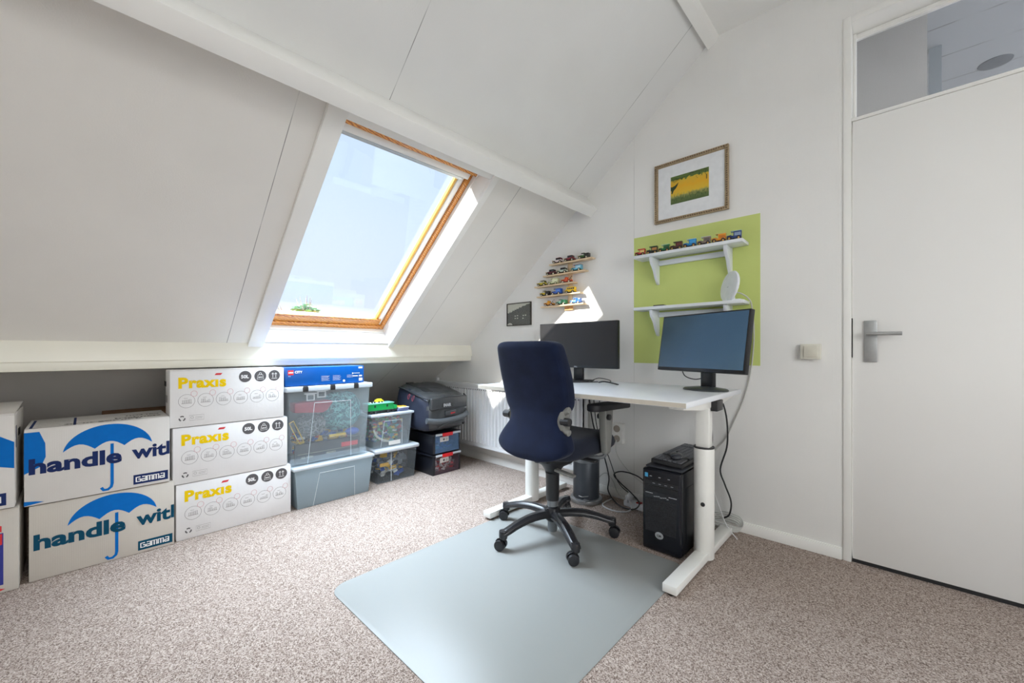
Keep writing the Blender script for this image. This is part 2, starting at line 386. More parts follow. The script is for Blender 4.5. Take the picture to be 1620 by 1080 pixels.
# reveals: inner lining and outer lining with a step
mb = MB()
mb.box((-.0, WY0, .0), (.012, WY1, .105), MS).box((-.0, WY0, .105), (.022, WY1, .19), MS)
mb.box((.0, WY0 - .0, 0), (1.535, WY0 + .006, .105), MS).box((.0, WY0, .105), (1.535, WY0 + .012, .19), MS)
mb.box((.0, WY1 - .006, 0), (1.535, WY1, .105), MS).box((.0, WY1 - .012, .105), (1.535, WY1, .19), MS)
mb.box((1.515, WY0, 0), (1.535, WY1, .19), MS)
obj('reveal_lining', mb, m_paint, w1, world=True, bevel=.0015)
# top white cover strip and thin pine bead
obj('top_cover', MB().box((1.505, WY0, -.010), (1.556, WY1 + .02, .03), MS), m_paint, w1, world=True, bevel=.003)
obj('top_bead', MB().box((1.556, WY0, -.016), (1.566, WY1 + .02, .02), MS), m_pine, w1, world=True)
# pine frame
fy0, fy1, fs0, fs1 = WY0 + .012, WY1 - .012, .022, 1.50
mb = MB()
mb.box((fs0, fy0, .135), (fs0 + .036, fy1, .19), MS).box((fs1 - .055, fy0, .105), (fs1, fy1, .19), MS)
mb.box((fs0 + .036, fy0, .135), (fs1 - .055, fy0 + .018, .19), MS).box((fs0 + .036, fy1 - .030, .135), (fs1 - .055, fy1, .19), MS)
obj('pine_frame', mb, m_pine, w1, world=True, bevel=.002)
sash = mb = MB()
a0, a1, b0, b1 = fs0 + .036, fs1 - .055, fy0 + .018, fy1 - .030
mb.box((a1 - .042, b0, .120), (a1 - .004, b1, .175), MS).box((a0, b0, .150), (a1, b0 + .028, .20), MS).box((a0 + .0, b1 - .040, .150), (a1, b1 - .003, .20), MS)
sa = obj('white_sash', mb, m_paint, w1, world=True, bevel=.003)
mb = MB().box((a0 + .002, b0, .142), (a0 + .065, b1 - .02, .178), MS)
obj('bottom_rail', mb, m_pine, w1, world=True, bevel=.004)
mb = MB().box((a0 + .06, b1 - .058, .158), (a1 - .06, b1 - .040, .18), MS)
obj('glazing_bead', mb, mat('yellow_pine', rgb(222, 170, 70), .35), w1, world=True)
mb = MB().box((a1 - .056, b0 + .02, .128), (a1 - .043, b1 - .03, .150), MS).box((a1 - .066, b0 + .02, .136), (a1 - .058, b1 - .03, .150), MS)
obj('blind_bar', mb, mat('aluminium_bar', rgb(190, 194, 196), .35, .7), w1, world=True, bevel=.002)
obj('glass_pane', MB().box((a0 + .05, b0 + .02, .168), (a1 - .04, b1 - .03, .172), MS), glass('skylight_glass', refl=1.4), w1, world=True, smooth=False)

# door and transom
d1 = tag(thing('door_1', None, None, (.27, 0, 0)), 'plain white flush door with lever handle', 'door', kind='structure')
mb = MB().box((DX0 - .030, -.006, 0), (DX0, .14, DZ1 + .03)).box((DX1, -.006, 0), (DX1 + .03, .14, DZ1 + .03)).box((DX0, -.006, DZ1), (DX1, .14, DZ1 + .03)).box((DX0, .002, 2.078), (DX1, .14, 2.094))
mb.box((DX0, .055, 0), (DX0 + .012, .14, 2.09))
mb.box((DX0, .10, 2.10), (DX0 + .012, .14, DZ1)).box((DX1 - .012, .10, 2.10), (DX1, .14, DZ1)).box((DX0, .11, DZ1 - .02), (DX1, .14, DZ1))
obj('door_frame', mb, m_paint, d1, world=True, bevel=.002)
leaf = obj('door_leaf', MB().box((DX0 + .004, .002, .018), (DX1 - .004, .042, 2.076)), mat('door_paint', rgb(238, 237, 234), .3, noise=(2, .01)), d1, world=True, bevel=.002)
obj('draught_strip', MB().box((DX0 + .002, .008, .0), (DX1 - .002, .05, .017)), mat('black_rubber', (.02, .02, .022), .6), d1, world=True)
m_alu = mat('brushed_aluminium', rgb(176, 178, 178), .38, .85, noise=(60, .06))
hd = obj('handle_plate', MB().box((-.105, -.008, .945), (-.060, .001, 1.135)), m_alu, leaf, world=True, bevel=.0015)
mb = MB().cyl((-.088, -.006, 1.074), (-.088, -.045, 1.074), .010, n=16).tube([(-.096, -.048, 1.074), (-.07, -.049, 1.074), (-.03, -.048, 1.0735), (.022, -.046, 1.073)], .0085, n=12)
obj('lever', mb, m_alu, leaf, world=True)
obj('latch_slot', MB().box((DX0 + .0, .0, .965), (DX0 + .003, .03, 1.15)), m_dark, d1, world=True)
w2 = tag(thing('window_2', None, None, (.27, .13, 2.11)), 'glazed transom light above the door', 'window', kind='structure')
obj('glass_pane', MB().box((DX0, .124, 2.094), (DX1, .130, DZ1)), glass('transom_glass', (.88, .90, .92), 1.0, ((.5, .52, .54), .10)), w2, world=True, smooth=False)
# landing behind the door
m_hall = seam_mat('landing_panel_ribbed', rgb(214, 210, 206), .6, [], 'X', ribs=60)
struct('wall_landing_side', MB().box((-1.2, .62, 0), (.125, .70, 3.3)), m_hall, 'ribbed grey panel wall on the landing beyond the transom', smooth=False)
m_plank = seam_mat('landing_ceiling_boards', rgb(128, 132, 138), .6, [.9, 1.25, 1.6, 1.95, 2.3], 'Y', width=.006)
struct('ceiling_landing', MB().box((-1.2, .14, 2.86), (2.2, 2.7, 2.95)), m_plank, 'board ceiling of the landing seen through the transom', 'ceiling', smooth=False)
struct('wall_landing_back', MB().box((-1.2, 2.5, 0), (2.2, 2.6, 3.2)), m_hall, 'far wall of the landing', smooth=False)
struct('floor_landing', MB().box((-1.2, .14, -.1), (2.2, 2.6, 0)), mc, 'carpet of the landing behind the door', 'carpet', smooth=False)
struct('wall_landing_left', MB().box((-1.3, .14, 0), (-1.2, 2.6, 3.2)), m_hall, 'left wall of the landing', smooth=False)
cl = obj('ceiling_lamp', MB().lathe([(.001, -.010), (.06, -.009), (.075, -.004), (.077, 0)], (.47, 1.56, 2.86)), mat('grey_lamp_glass', rgb(60, 66, 74), .5)); tag(cl, 'round grey ceiling lamp on the landing seen through the transom glass', 'ceiling lamp')
pc = obj('roof_post', MB().box((.152, 1.10, 0), (.206, 1.16, 2.86)), mat('grey_post', rgb(150, 158, 166), .5)); tag(pc, 'grey square post standing on the landing behind the transom glass', 'post', kind='structure')
# ================================================================== green square, pictures, shelves
m_green = mat('lime_wall_paint', rgb(196, 208, 122), .6, bump=(120, .1), noise=(4, .03))
gp = obj('green_square', MB().box((-1.250, -.0015, .916), (-.525, .0, 1.734)), m_green, smooth=False)
tag(gp, 'lime green painted square on the white gable wall behind the shelves', 'painted square', kind='structure')

# gilt framed print
m_gilt = mat('gilt_moulding', rgb(170, 150, 120), .35, .35, noise=(180, .3), bump=(260, .6))
m_mat = mat('white_mount', rgb(226, 228, 230), .8)
pt = thing('framed_picture', 'gold framed print with a bird and yellow sky high on the gable wall', 'picture', (-.89, 0, 1.79))
PX0, PX1, PZ0, PZ1 = -1.104, -.676, 1.790, 2.156
fr = MB().frame(PX0, PX1, PZ0, PZ1, .017, -.020, 0).frame(PX0 + .016, PX1 - .016, PZ0 + .016, PZ1 - .016, .006, -.014, 0)
obj('picture_frame', fr, m_gilt, pt, world=True, bevel=.004)
bd = MB()
k = int((PX1 - PX0) / .013)
for i in range(k):
    x = PX0 + .011 + i * (PX1 - PX0 - .022) / (k - 1)
    for z in (PZ0 + .009, PZ1 - .009): bd.ball((x, -.020, z), .0048, 6, 4)
k = int((PZ1 - PZ0) / .013)
for i in range(1, k - 1):
    z = PZ0 + .011 + i * (PZ1 - PZ0 - .022) / (k - 1)
    for x in (PX0 + .009, PX1 - .009): bd.ball((x, -.020, z), .0048, 6, 4)
obj('bead_moulding', bd, mat('dark_gilt_beads', rgb(120, 100, 78), .35, .4), pt, world=True)
obj('mount', MB().box((PX0 + .02, -.009, PZ0 + .02), (PX1 - .02, -.002, PZ1 - .02)), m_mat, pt, world=True, smooth=False)
AX0, AX1, AZ0, AZ1 = -1.003, -.782, 1.892, 2.060
m_art = bpy.data.materials.new('print_art'); m_art.use_nodes = True
n = m_art.node_tree.nodes; L = m_art.node_tree.links; p = n['Principled BSDF']; p.inputs['Roughness'].default_value = .6
t = n.new('ShaderNodeTexCoord'); s = n.new('ShaderNodeSeparateXYZ'); L.new(t.outputs['Generated'], s.inputs[0])
nz = n.new('ShaderNodeTexNoise'); nz.inputs['Scale'].default_value = 9; nz.inputs['Detail'].default_value = 8; L.new(t.outputs['Generated'], nz.inputs[0])
ad = n.new('ShaderNodeMath'); ad.operation = 'MULTIPLY_ADD'; ad.inputs[1].default_value = .30; L.new(nz.outputs[0], ad.inputs[0]); L.new(s.outputs['Z'], ad.inputs[2])
cr = n.new('ShaderNodeValToRGB'); el = cr.color_ramp.elements
el[0].position = .05; el[0].color = (*rgb(60, 84, 46), 1); el[1].position = 1.0; el[1].color = (*rgb(90, 112, 50), 1)
for q, c in ((.32, (96, 112, 60)), (.42, (150, 150, 84)), (.50, (216, 180, 50)), (.75, (222, 168, 30)), (.98, (206, 172, 52)), (1.08, (120, 132, 52))):
    e = el.new(min(q, .99)); e.color = (*rgb(*c), 1)
L.new(ad.outputs[0], cr.inputs[0]); L.new(cr.outputs[0], p.inputs['Base Color'])
obj('print', MB().box((AX0, -.0105, AZ0), (AX1, -.009, AZ1)), m_art, pt, world=True, smooth=False)
m_ink = mat('dark_green_ink', rgb(48, 66, 40), .7)
bd = MB()
# bird on the left, branches, leaves top right, grass tufts, small seal column
bd.prism([(-1.003, 2.0), (-.993, 1.997), (-.975, 2.003), (-.955, 2.018), (-.962, 2.000), (-.972, 1.985), (-.985, 1.974), (-.993, 1.955), (-.998, 1.957), (-.997, 1.972), (-1.003, 1.978)], -.0112, -.0105, 'y')
for a in range(5): bd.tube([(-1.0 + .004 * a, -.0110, 2.035 - .003 * a), (-.985 + .01 * a, -.0110, 2.050 - .004 * a), (-.955 + .016 * a, -.0110, 2.030 + .004 * a)], .0007, 4, 3)
for i in range(70):
    x = random.uniform(-.89, AX1 + -.003); z = AZ1 - .003 - abs(random.gauss(0, .012)) * (1 + (x + .89) * 6); r = random.uniform(.0015, .0035)
    bd.prism([(x - r, z), (x, z - r * .6), (x + r, z), (x, z + r * .6)], -.0111, -.0105, 'y')
for i in range(60):
    x = random.uniform(AX0 + .01, AX1 - .004); z = 1.925 + random.uniform(-.02, .012); h = random.uniform(.006, .02)
    bd.prism([(x - .001, z), (x + .001, z), (x + random.uniform(-.003, .003), z + h)], -.0111, -.0105, 'y')
for i in range(4): bd.box((-.797, -.0111, 1.995 + i * .007), (-.791, -.0105, 2.000 + i * .007))
obj('ink_drawing', bd, m_ink, pt, world=True, smooth=False)

# small black and white photograph
sp = thing('framed_photo', 'small black and white lake photo in thin dark frame low under the slope', 'photo', (-2.274, 0, 1.203))
obj('picture_frame', MB().frame(-2.410, -2.139, 1.203, 1.393, .007, -.012, 0), mat('dark_wood_frame', rgb(52, 46, 38), .4), sp, world=True)
m_ph = bpy.data.materials.new('lake_photo'); m_ph.use_nodes = True
n = m_ph.node_tree.nodes; L = m_ph.node_tree.links; p = n['Principled BSDF']; p.inputs['Roughness'].default_value = .5
t = n.new('ShaderNodeTexCoord'); s = n.new('ShaderNodeSeparateXYZ'); L.new(t.outputs['Generated'], s.inputs[0])
nz = n.new('ShaderNodeTexNoise'); nz.inputs['Scale'].default_value = 14; nz.inputs['Detail'].default_value = 6; L.new(t.outputs['Generated'], nz.inputs[0])
a = n.new('ShaderNodeMath'); a.operation = 'MULTIPLY_ADD'; L.new(s.outputs['X'], a.inputs[0]); a.inputs[1].default_value = -.42; L.new(s.outputs['Z'], a.inputs[2])
b = n.new('ShaderNodeMath'); b.operation = 'MULTIPLY_ADD'; L.new(nz.outputs[0], b.inputs[0]); b.inputs[1].default_value = .22; L.new(a.outputs[0], b.inputs[2])
gt = n.new('ShaderNodeMath'); gt.operation = 'GREATER_THAN'; gt.inputs[1].default_value = .68; L.new(b.outputs[0], gt.inputs[0])
dk = n.new('ShaderNodeValToRGB'); dk.color_ramp.elements[0].position = .35; dk.color_ramp.elements[0].color = (*rgb(44, 46, 44), 1); dk.color_ramp.elements[1].position = .7; dk.color_ramp.elements[1].color = (*rgb(120, 122, 116), 1)
n2 = n.new('ShaderNodeTexNoise'); n2.inputs['Scale'].default_value = 40; L.new(t.outputs['Generated'], n2.inputs[0]); L.new(n2.outputs[0], dk.inputs[0])
mi = n.new('ShaderNodeMix'); mi.data_type = 'RGBA'; L.new(gt.outputs[0], mi.inputs[0]); L.new(dk.outputs[0], mi.inputs[6]); mi.inputs[7].default_value = (*rgb(190, 190, 178), 1)
L.new(mi.outputs[2], p.inputs['Base Color'])
obj('photo_print', MB().box((-2.404, -.006, 1.209), (-2.145, -.004, 1.387)), m_ph, sp, world=True, smooth=False)
m_pale = mat('pale_photo_tone', rgb(196, 196, 186), .6)
for x, z in ((-2.315, 1.285), (-2.290, 1.287), (-2.225, 1.285), (-2.2, 1.286), (-2.315, 1.265), (-2.290, 1.265), (-2.228, 1.262)):
    obj('light_patch', MB().box((x - .006, -.0066, z - .004), (x + .008, -.006, z + .004)), m_pale, sp, world=True, smooth=False)
obj('pale_bank', MB().prism([(-2.404, 1.209), (-2.345, 1.209), (-2.355, 1.224), (-2.380, 1.230), (-2.404, 1.220)], -.0066, -.006, 'y'), m_pale, sp, world=True, smooth=False)

# white bracket shelves
m_shelf = mat('white_shelf_paint', rgb(222, 226, 230), .4, noise=(8, .02))
def bracket_shelf(zb, label, x0, x1, br):
    t = thing('wall_shelf', label, 'shelf', ((x0 + x1) / 2, 0, zb), 0, 'white bracket shelves on the green square')
    obj('shelf_board', MB().box((x0, -.128, zb), (x1, -.002, zb + .018)), m_shelf, t, world=True, bevel=.002)
    for bx in br:
        pr = [(-.002, zb - .001), (-.112, zb - .001), (-.112, zb - .02), (-.104, zb - .04), (-.085, zb - .055), (-.062, zb - .08), (-.045, zb - .115), (-.030, zb - .135), (-.018, zb - .150), (-.002, zb - .160)]
        b = obj('bracket', MB().prism(pr, bx - .009, bx + .009, 'x'), m_shelf, t, world=True, bevel=.001)
    obj('rail', MB().box((br[0] + .01, -.018, zb - .042), (br[1] - .01, -.002, zb - .012)), m_shelf, t, world=True, bevel=.001)
bracket_shelf(1.569, 'upper white bracket shelf with a row of toy vans', -1.192, -.579, (-1.085, -.668))
bracket_shelf(1.247, 'lower white bracket shelf with the white disc device', -1.192, -.575, (-1.085, -.668))

# thin ply shelves in front of one batten
m_ply = mat('pale_birch_ply', rgb(222, 196, 160), .5, noise=(30, .08))
ply = [(1.640, -1.912, -1.535, 'topmost thin wooden shelf of five under the sloping wall'),
       (1.560, -1.972, -1.590, 'second thin wooden shelf from the top of five'),
       (1.486, -2.058, -1.685, 'middle thin wooden shelf of the five'),
       (1.406, -2.035, -1.632, 'fourth thin wooden shelf from the top of five'),
       (1.326, -1.995, -1.605, 'lowest thin wooden shelf of the five')]
for z, x0, x1, lb in ply:
    o = obj('display_shelf', MB().box((x0, -.062, z), (x1, -.013, z + .010)), m_ply, bevel=.001); tag(o, lb, 'shelf', 'thin wooden car shelves')
    MATS
bt = thing('shelf_batten', 'upright wooden batten holding the five thin shelves', 'batten', (-1.755, 0, 1.295))
obj('batten', MB().box((-1.772, -.0125, 1.300), (-1.738, 0, 1.690)), m_ply, bt, world=True, bevel=.001)
obj('end_tab', MB().box((-1.80, -.016, 1.297), (-1.725, -.0125, 1.325)), mat('orange_ply', rgb(222, 168, 110), .5), bt, world=True)
obj('screw', MB().cyl((-1.765, -.018, 1.311), (-1.765, -.016, 1.311), .003), mat('dark_screw', (.05, .04, .04), .4, .5), bt, world=True)

# light switch
sw = thing('light_switch', 'square white light switch on the wall left of the door', 'switch', (-.304, 0, .954))
obj('back_box', MB().box((-.346, -.030, .954), (-.262, 0, 1.030)), mat('cream_plastic', rgb(214, 211, 198), .35), sw, world=True, bevel=.004)
obj('rocker', MB().box((-.331, -.035, .965), (-.277, -.030, 1.020)), mat('cream_plastic_rocker', rgb(206, 202, 188), .3), sw, world=True, bevel=.002)
# double socket
so_ = thing('wall_socket', 'white double power socket on the wall under the desk', 'socket', (-1.352, 0, .374))
m_sock = mat('white_socket_plastic', rgb(226, 226, 222), .35)
obj('socket_box', MB().box((-1.392, -.042, .374), (-1.312, 0, .508)), m_sock, so_, world=True, bevel=.005)
for z in (.474, .408):
    s_ = obj('socket_ring', MB().lathe([(.023, 0), (.023, .004), (.019, .004), (.017, -.006), (.001, -.006)], (0, 0, 0), 24, Matrix.Translation((-1.352, -.0425, z)) @ Matrix.Rotation(pi / 2, 4, 'X')), mat('shaded_socket', rgb(160, 150, 138), .5), so_, world=True)

# router disc
rt = thing('wifi_router', 'white round disc shaped device standing on the lower white shelf', 'router', (-.645, -.075, 1.265))
MR = Matrix.Translation((-.648, -.088, 1.343)) @ Matrix.Rotation(radians(-47), 4, 'Z') @ Matrix.Rotation(radians(80), 4, 'X')
obj('disc', MB().lathe([(.001, -.007), (.070, -.007), (.083, -.004), (.0865, .002), (.083, .009), (.060, .011), (.001, .0115)], (0, 0, 0), 48, MR), mat('glossy_white_plastic', rgb(232, 236, 242), .2), rt, world=True)
obj('badge', MB().box((-.011, -.006, .0116), (.004, -.003, .0119), MR), mat('grey_print', rgb(150, 155, 165), .5), rt, world=True, smooth=False)
obj('stand', MB().prism([(-.665, -.11), (-.600, -.095), (-.590, -.03), (-.650, -.03)], 1.2655, 1.274, 'z').cyl((-.64, -.07, 1.27), (-.642, -.078, 1.31), .012), m_shelf, rt, world=True, bevel=.002)
dv = tag(obj('flat_adapter', MB().box((-1.075, -.10, 1.2655), (-1.01, -.055, 1.274)), mat('black_plastic', (.02, .02, .022), .4), bevel=.002), 'small flat black gadget lying on the lower white shelf', 'gadget')
cb = obj('router_cable', MB().tube([(-.632, -.070, 1.315), (-.600, -.06, 1.303), (-.570, -.045, 1.275), (-.558, -.03, 1.23), (-.552, -.012, 1.08), (-.566, -.010, .90), (-.600, -.010, .74), (-.66, -.010, .58), (-.70, -.010, .49), (-.76, -.02, .40), (-.80, -.03, .2), (-.76, -.035, .07)], .0035, 8, 6), mat('grey_cable', rgb(186, 186, 180), .5))
tag(cb, 'long thin grey cable hanging from the white disc down the wall', 'cable')

# radiator under the slope end
m_rad = mat('radiator_enamel', rgb(232, 233, 234), .3, noise=(5, .01))
rd = thing('radiator', 'white ribbed panel radiator on the wall behind the chair', 'radiator', (-2.45, 0, .12))
RX0, RX1, RZ0, RZ1 = -3.30, -1.585, .145, .70
pf = []; N_ = 42; pitch = (RX1 - RX0 - .04) / N_
mb = MB()
for i in range(N_):
    x = RX0 + .02 + i * pitch
    pf += [(x, -.088), (x + pitch * .25, -.088), (x + pitch * .40, -.106), (x + pitch * .85, -.106), (x + pitch, -.088)]
outl = [(RX0, -.080), (RX0, -.098)] + [q for q in pf] + [(RX1, -.098), (RX1, -.080)]
mb.prism(outl, RZ0 + .035, RZ1 - .045, 'z')
mb.box((RX0, -.100, RZ0), (RX1, -.085, RZ0 + .036)).box((RX0, -.100, RZ1 - .046), (RX1, -.085, RZ1 - .03))
obj('ribbed_panel', mb, m_rad, rd, world=True, smooth=False)
gr = MB().box((RX0, -.104, RZ1 - .03), (RX1, -.030, RZ1)).box((RX0, -.1, RZ0), (RX0 + .002, -.03, RZ1)).box((RX1 - .002, -.1, RZ0), (RX1, -.03, RZ1))
obj('top_grille', gr, m_rad, rd, world=True, bevel=.003)
dt = MB()
for i in range(60):
    x = RX0 + .03 + i * (RX1 - RX0 - .06) / 59; dt.box((x - .005, -.1065, RZ1 - .055), (x + .005, -.105, RZ1 - .046))
obj('vent_slots', dt, mat('slot_shadow', rgb(110, 112, 116), .8), rd, world=True, smooth=False)
obj('back_panel', MB().box((RX0 + .01, -.05, RZ0), (RX1 - .01, -.03, RZ1 - .03)), m_rad, rd, world=True)
obj('valve_cap', MB().cyl((-3.325, -.06, .66), (-3.325, -.06, .725), .016).cyl((-3.325, -.06, .05), (-3.325, -.06, .66), .008), m_rad, rd, world=True)
# ================================================================== desk and its things
m_desk = mat('white_laminate', rgb(224, 227, 232), .28, noise=(4, .01))
m_edge = mat('shaded_edge_beige', rgb(196, 188, 174), .5)
m_metal = mat('white_powder_coat', rgb(232, 231, 226), .4, noise=(10, .015))
m_blk = mat('black_plastic', (.02, .02, .022), .4)
dk = thing('desk', 'white height adjustable desk with two telescopic legs', 'desk', (-1.22, -.45, 0))
obj('shaded_edge_strip', MB().box((-1.843, -.8436, .767), (-.605, -.8428, .7865)), m_edge, dk, world=True, smooth=False)  # thin strip puts the beige shadow on the front edge into its colour
top = obj('tabletop', MB().box((-1.845, -.843, .765), (-.603, -.060, .790)), m_desk, dk, world=True, bevel=.0025)
for sgn, fx, tw in ((1, -.665, .022), (-1, -1.748, .022)):
    fo = MB().box((fx - .030, -.862, .012), (fx + .030, -.10, .047))
    lg = obj('foot', fo, m_metal, dk, world=True, bevel=.004)
    for py in (-.83, -.13): obj('pad', MB().cyl((fx, py, 0), (fx, py, .012), .02), m_blk, lg, world=True)
    obj('outer_column', MB().cyl((fx, -.45, .012), (fx, -.45, .535), .045, n=40), m_metal, dk, world=True, bevel=.003)
    obj('column_collar', MB().cyl((fx, -.45, .533), (fx, -.45, .540), .0455, n=40), m_blk, dk, world=True)
    obj('inner_column', MB().box((fx - .030, -.478, .53), (fx + .030, -.422, .735)), m_metal, dk, world=True, bevel=.004)
    obj('side_arm', MB().prism([(-.80, .765), (-.80, .752), (-.58, .727), (-.30, .727), (-.10, .752), (-.10, .765)], fx - .028, fx + .035, 'x'), m_metal, dk, world=True, bevel=.003)
obj('plug', MB().cyl((-.656, -.4945, .275), (-.656, -.497, .275), .010), m_blk, dk, world=True)
obj('arm_cap', MB().box((-.632, -.46, .712), (-.602, -.375, .762)), m_blk, dk, world=True, bevel=.003)
obj('cross_beam', MB().box((-1.70, -.47, .733), (-.70, -.43, .760)), m_metal, dk, world=True, bevel=.003)

# monitors -----------------------------------------------------------------
m_bez = mat('monitor_bezel', rgb(26, 27, 30), .35)
m_scr = mat('dark_screen', (.012, .013, .015), .24, spec=1.0, noise=(5, .01))
m_scr2 = mat('matt_screen', (.018, .018, .020), .32, spec=.8, noise=(5, .01))
def monitor(label, centre, width, z0, z1, ang, scr, basef, name='monitor', tilt=0):
    t = thing(name, label, 'monitor', (centre[0], centre[1], .790), ang)
    w = width / 2; a, b = z0 - .790, z1 - .790
    Mt = Matrix.Translation((0, 0, (a + b) / 2)) @ Matrix.Rotation(radians(-tilt), 4, 'X') @ Matrix.Translation((0, 0, -(a + b) / 2))
    obj('case', MB().box((-w, 0, a), (w, .030, b), Mt).box((-w * .55, .03, a + .04), (w * .55, .055, b - .05), Mt), m_bez, t, bevel=.004)
    obj('screen', MB().box((-w + .008, -.0015, a + .018), (w - .008, .0, b - .008), Mt), scr, t, smooth=False)
    basef(t, a, b, w)
    return t
def base_round(t, a, b, w):
    obj('neck', MB().box((-.040, .055, .012), (.035, .085, a + .10)), m_bez, t, bevel=.006)
    st = MB().lathe([(.118, 0), (.120, .004), (.112, .010), (.05, .018), (.001, .019)], (0, 0, 0), 48, Matrix.Translation((0, .045, .0)) @ Matrix.Scale(.78, 4, (0, 1, 0)))
    obj('stand_base', st, mat('grey_green_plastic', rgb(62, 66, 68), .35), t)
def base_square(t, a, b, w):
    obj('neck', MB().box((-.052, .05, .008), (.020, .075, a + .10)), m_bez, t, bevel=.003)
    obj('stand_base', MB().box((-.13, -.055, .0), (.085, .10, .008)), m_bez, t, bevel=.002)
    v, f = text_mesh('DELL', .012, .0004, 'CENTER')
    obj('maker_mark', MB().add(v, f, frameM((0, -.0018, a + .004), (1, 0, 0), (0, 0, 1))), mat('silver_print', rgb(170, 172, 176), .4), t, smooth=False)
ang = math.atan2(-.20, .497)
monitor('right monitor with blue sky reflected, round stand, on the white desk', (-.7415, -.290), .536, .886, 1.196, ang, m_scr, base_round, tilt=9)
monitor('wide left monitor with dark screen standing behind the blue office chair', (-1.574, -.20), .628, .880, 1.188, 0, m_scr2, base_square)

for sm_ in (m_scr, m_scr2):
    q = sm_.node_tree.nodes['Principled BSDF']; q.inputs['IOR'].default_value = 2.1; q.inputs['Specular IOR Level'].default_value = .5
m_scr.node_tree.nodes['Principled BSDF'].inputs['Specular Tint'].default_value = (.42, .74, 1, 1)
m_scr.node_tree.nodes['Principled BSDF'].inputs['Roughness'].default_value = .2
m_scr2.node_tree.nodes['Principled BSDF'].inputs['IOR'].default_value = 1.45
# cables on the desk
def cable(name, label, pts, r=.003, col='black_cable', c=(.015, .015, .017), sm=6, cat='cable', group=None):
    o = obj(name, MB().tube(pts, r, 8, sm), mat(col, c, .45)); return tag(o, label, cat, group)
cable('monitor_cable', 'thin black cable curling on the desk beside the left monitor stand', [(-1.475, -.14, .793), (-1.46, -.19, .7935), (-1.42, -.16, .815), (-1.33, -.17, .805), (-1.31, -.21, .7935)], .0028)
cable('headphone_cable', 'black cable with plug end lying on the desk left part', [(-1.60, -.30, .7935), (-1.53, -.33, .7935), (-1.49, -.30, .7935), (-1.40, -.20, .7935)], .0035)
cable('power_lead', 'short curved black lead lying flat on the middle of the desk', [(-1.37, -.24, .7945), (-1.32, -.26, .803), (-1.25, -.285, .799), (-1.19, -.32, .7955)], .0042)
cable('screen_cable', 'black cable looping under the right monitor', [(-.86, -.22, .92), (-.85, -.20, .86), (-.80, -.19, .84), (-.75, -.19, .85)], .0028)
cable('drooping_cable', 'black cable hanging beneath the desk behind the armrest', [(-1.52, -.14, .762), (-1.50, -.13, .6), (-1.47, -.12, .46), (-1.44, -.10, .50), (-1.46, -.09, .70), (-1.46, -.10, .762)], .003)
cable('wall_power_cable', 'thick black cable hanging down behind the right desk leg', [(-.72, -.06, .762), (-.690, -.045, .68), (-.676, -.04, .58), (-.680, -.035, .46), (-.715, -.03, .33), (-.69, -.035, .25), (-.655, -.05, .17), (-.66, -.06, .10), (-.69, -.06, .07)], .0045)
cable('leg_cable', 'black cable running straight down beside the right desk leg', [(-.73, -.12, .762), (-.742, -.10, .62), (-.745, -.07, .50), (-.76, -.06, .42)], .0035)
grey = rgb(196, 196, 192)
cable('socket_cable', 'thin grey cable running from the wall socket towards the computer tower', [(-1.352, -.05, .40), (-1.345, -.06, .32), (-1.30, -.045, .24), (-1.22, -.03, .17), (-1.12, -.02, .12), (-.99, -.03, .09)], .003, 'grey_cable2', grey)

# power strip and cable tangle
ps = thing('power_strip', 'white power strip with red switch on the carpet by the wall', 'power strip', (-1.10, -.10, 0), radians(-8))
obj('strip_body', MB().box((-.17, -.028, .0), (.17, .028, .035)), mat('white_strip_plastic', rgb(224, 226, 230), .35), ps, bevel=.006)
obj('switch', MB().box((-.085, -.014, .035), (-.055, .014, .042)), mat('red_switch', rgb(170, 40, 36), .3), ps, bevel=.002)
pl = tag(obj('white_plug', MB().cyl((-1.235, -.115, .052), (-1.215, -.105, .085), .020).cyl((-1.245, -.12, .050), (-1.235, -.115, .053), .024), mat('white_strip_plastic'), bevel=.003), 'round white plug in the end of the power strip', 'plug')
pb = tag(obj('black_plug', MB().cyl((-1.045, -.10, .0355), (-1.045, -.10, .07), .018), m_blk, bevel=.004), 'black plug in the middle of the power strip', 'plug')
cable('loop_cable', 'black cable hanging from the desk and looping to the power strip', [(-1.48, -.20, .762), (-1.44, -.19, .5), (-1.38, -.17, .33), (-1.35, -.15, .18), (-1.36, -.14, .08), (-1.28, -.15, .012), (-1.17, -.17, .02), (-1.14, -.15, .06), (-1.20, -.13, .10), (-1.28, -.13, .15), (-1.33, -.12, .19), (-1.28, -.10, .215), (-1.17, -.09, .20), (-1.08, -.09, .13), (-1.045, -.10, .07)], .0042)
cable('mains_cable', 'black cable dropping beside the office chair seat to the floor', [(-1.46, -.17, .762), (-1.43, -.16, .48), (-1.37, -.12, .30), (-1.31, -.10, .14), (-1.24, -.05, .06), (-1.15, -.04, .012), (-1.02, -.03, .008)], .003)
cable('white_loop_cable', 'white cable curving over the carpet in front of the power strip', [(-1.375, -.06, .006), (-1.38, -.13, .006), (-1.36, -.21, .006), (-1.27, -.24, .006), (-1.20, -.20, .006), (-1.19, -.15, .02), (-1.225, -.12, .055)], .0045, 'white_cable', rgb(214, 214, 214))
cable('white_lead', 'white lead running along the skirting into the power strip', [(-1.60, -.05, .006), (-1.48, -.06, .03), (-1.38, -.055, .025), (-1.30, -.07, .03), (-1.24, -.10, .05)], .004, 'white_cable')
cable('grey_loop_cable', 'pale grey cable standing in a loop beside the waste bin', [(-1.52, -.06, .006), (-1.50, -.045, .10), (-1.44, -.04, .16), (-1.38, -.045, .12), (-1.33, -.05, .04), (-1.22, -.05, .006), (-1.10, -.045, .006)], .003, 'grey_cable2')
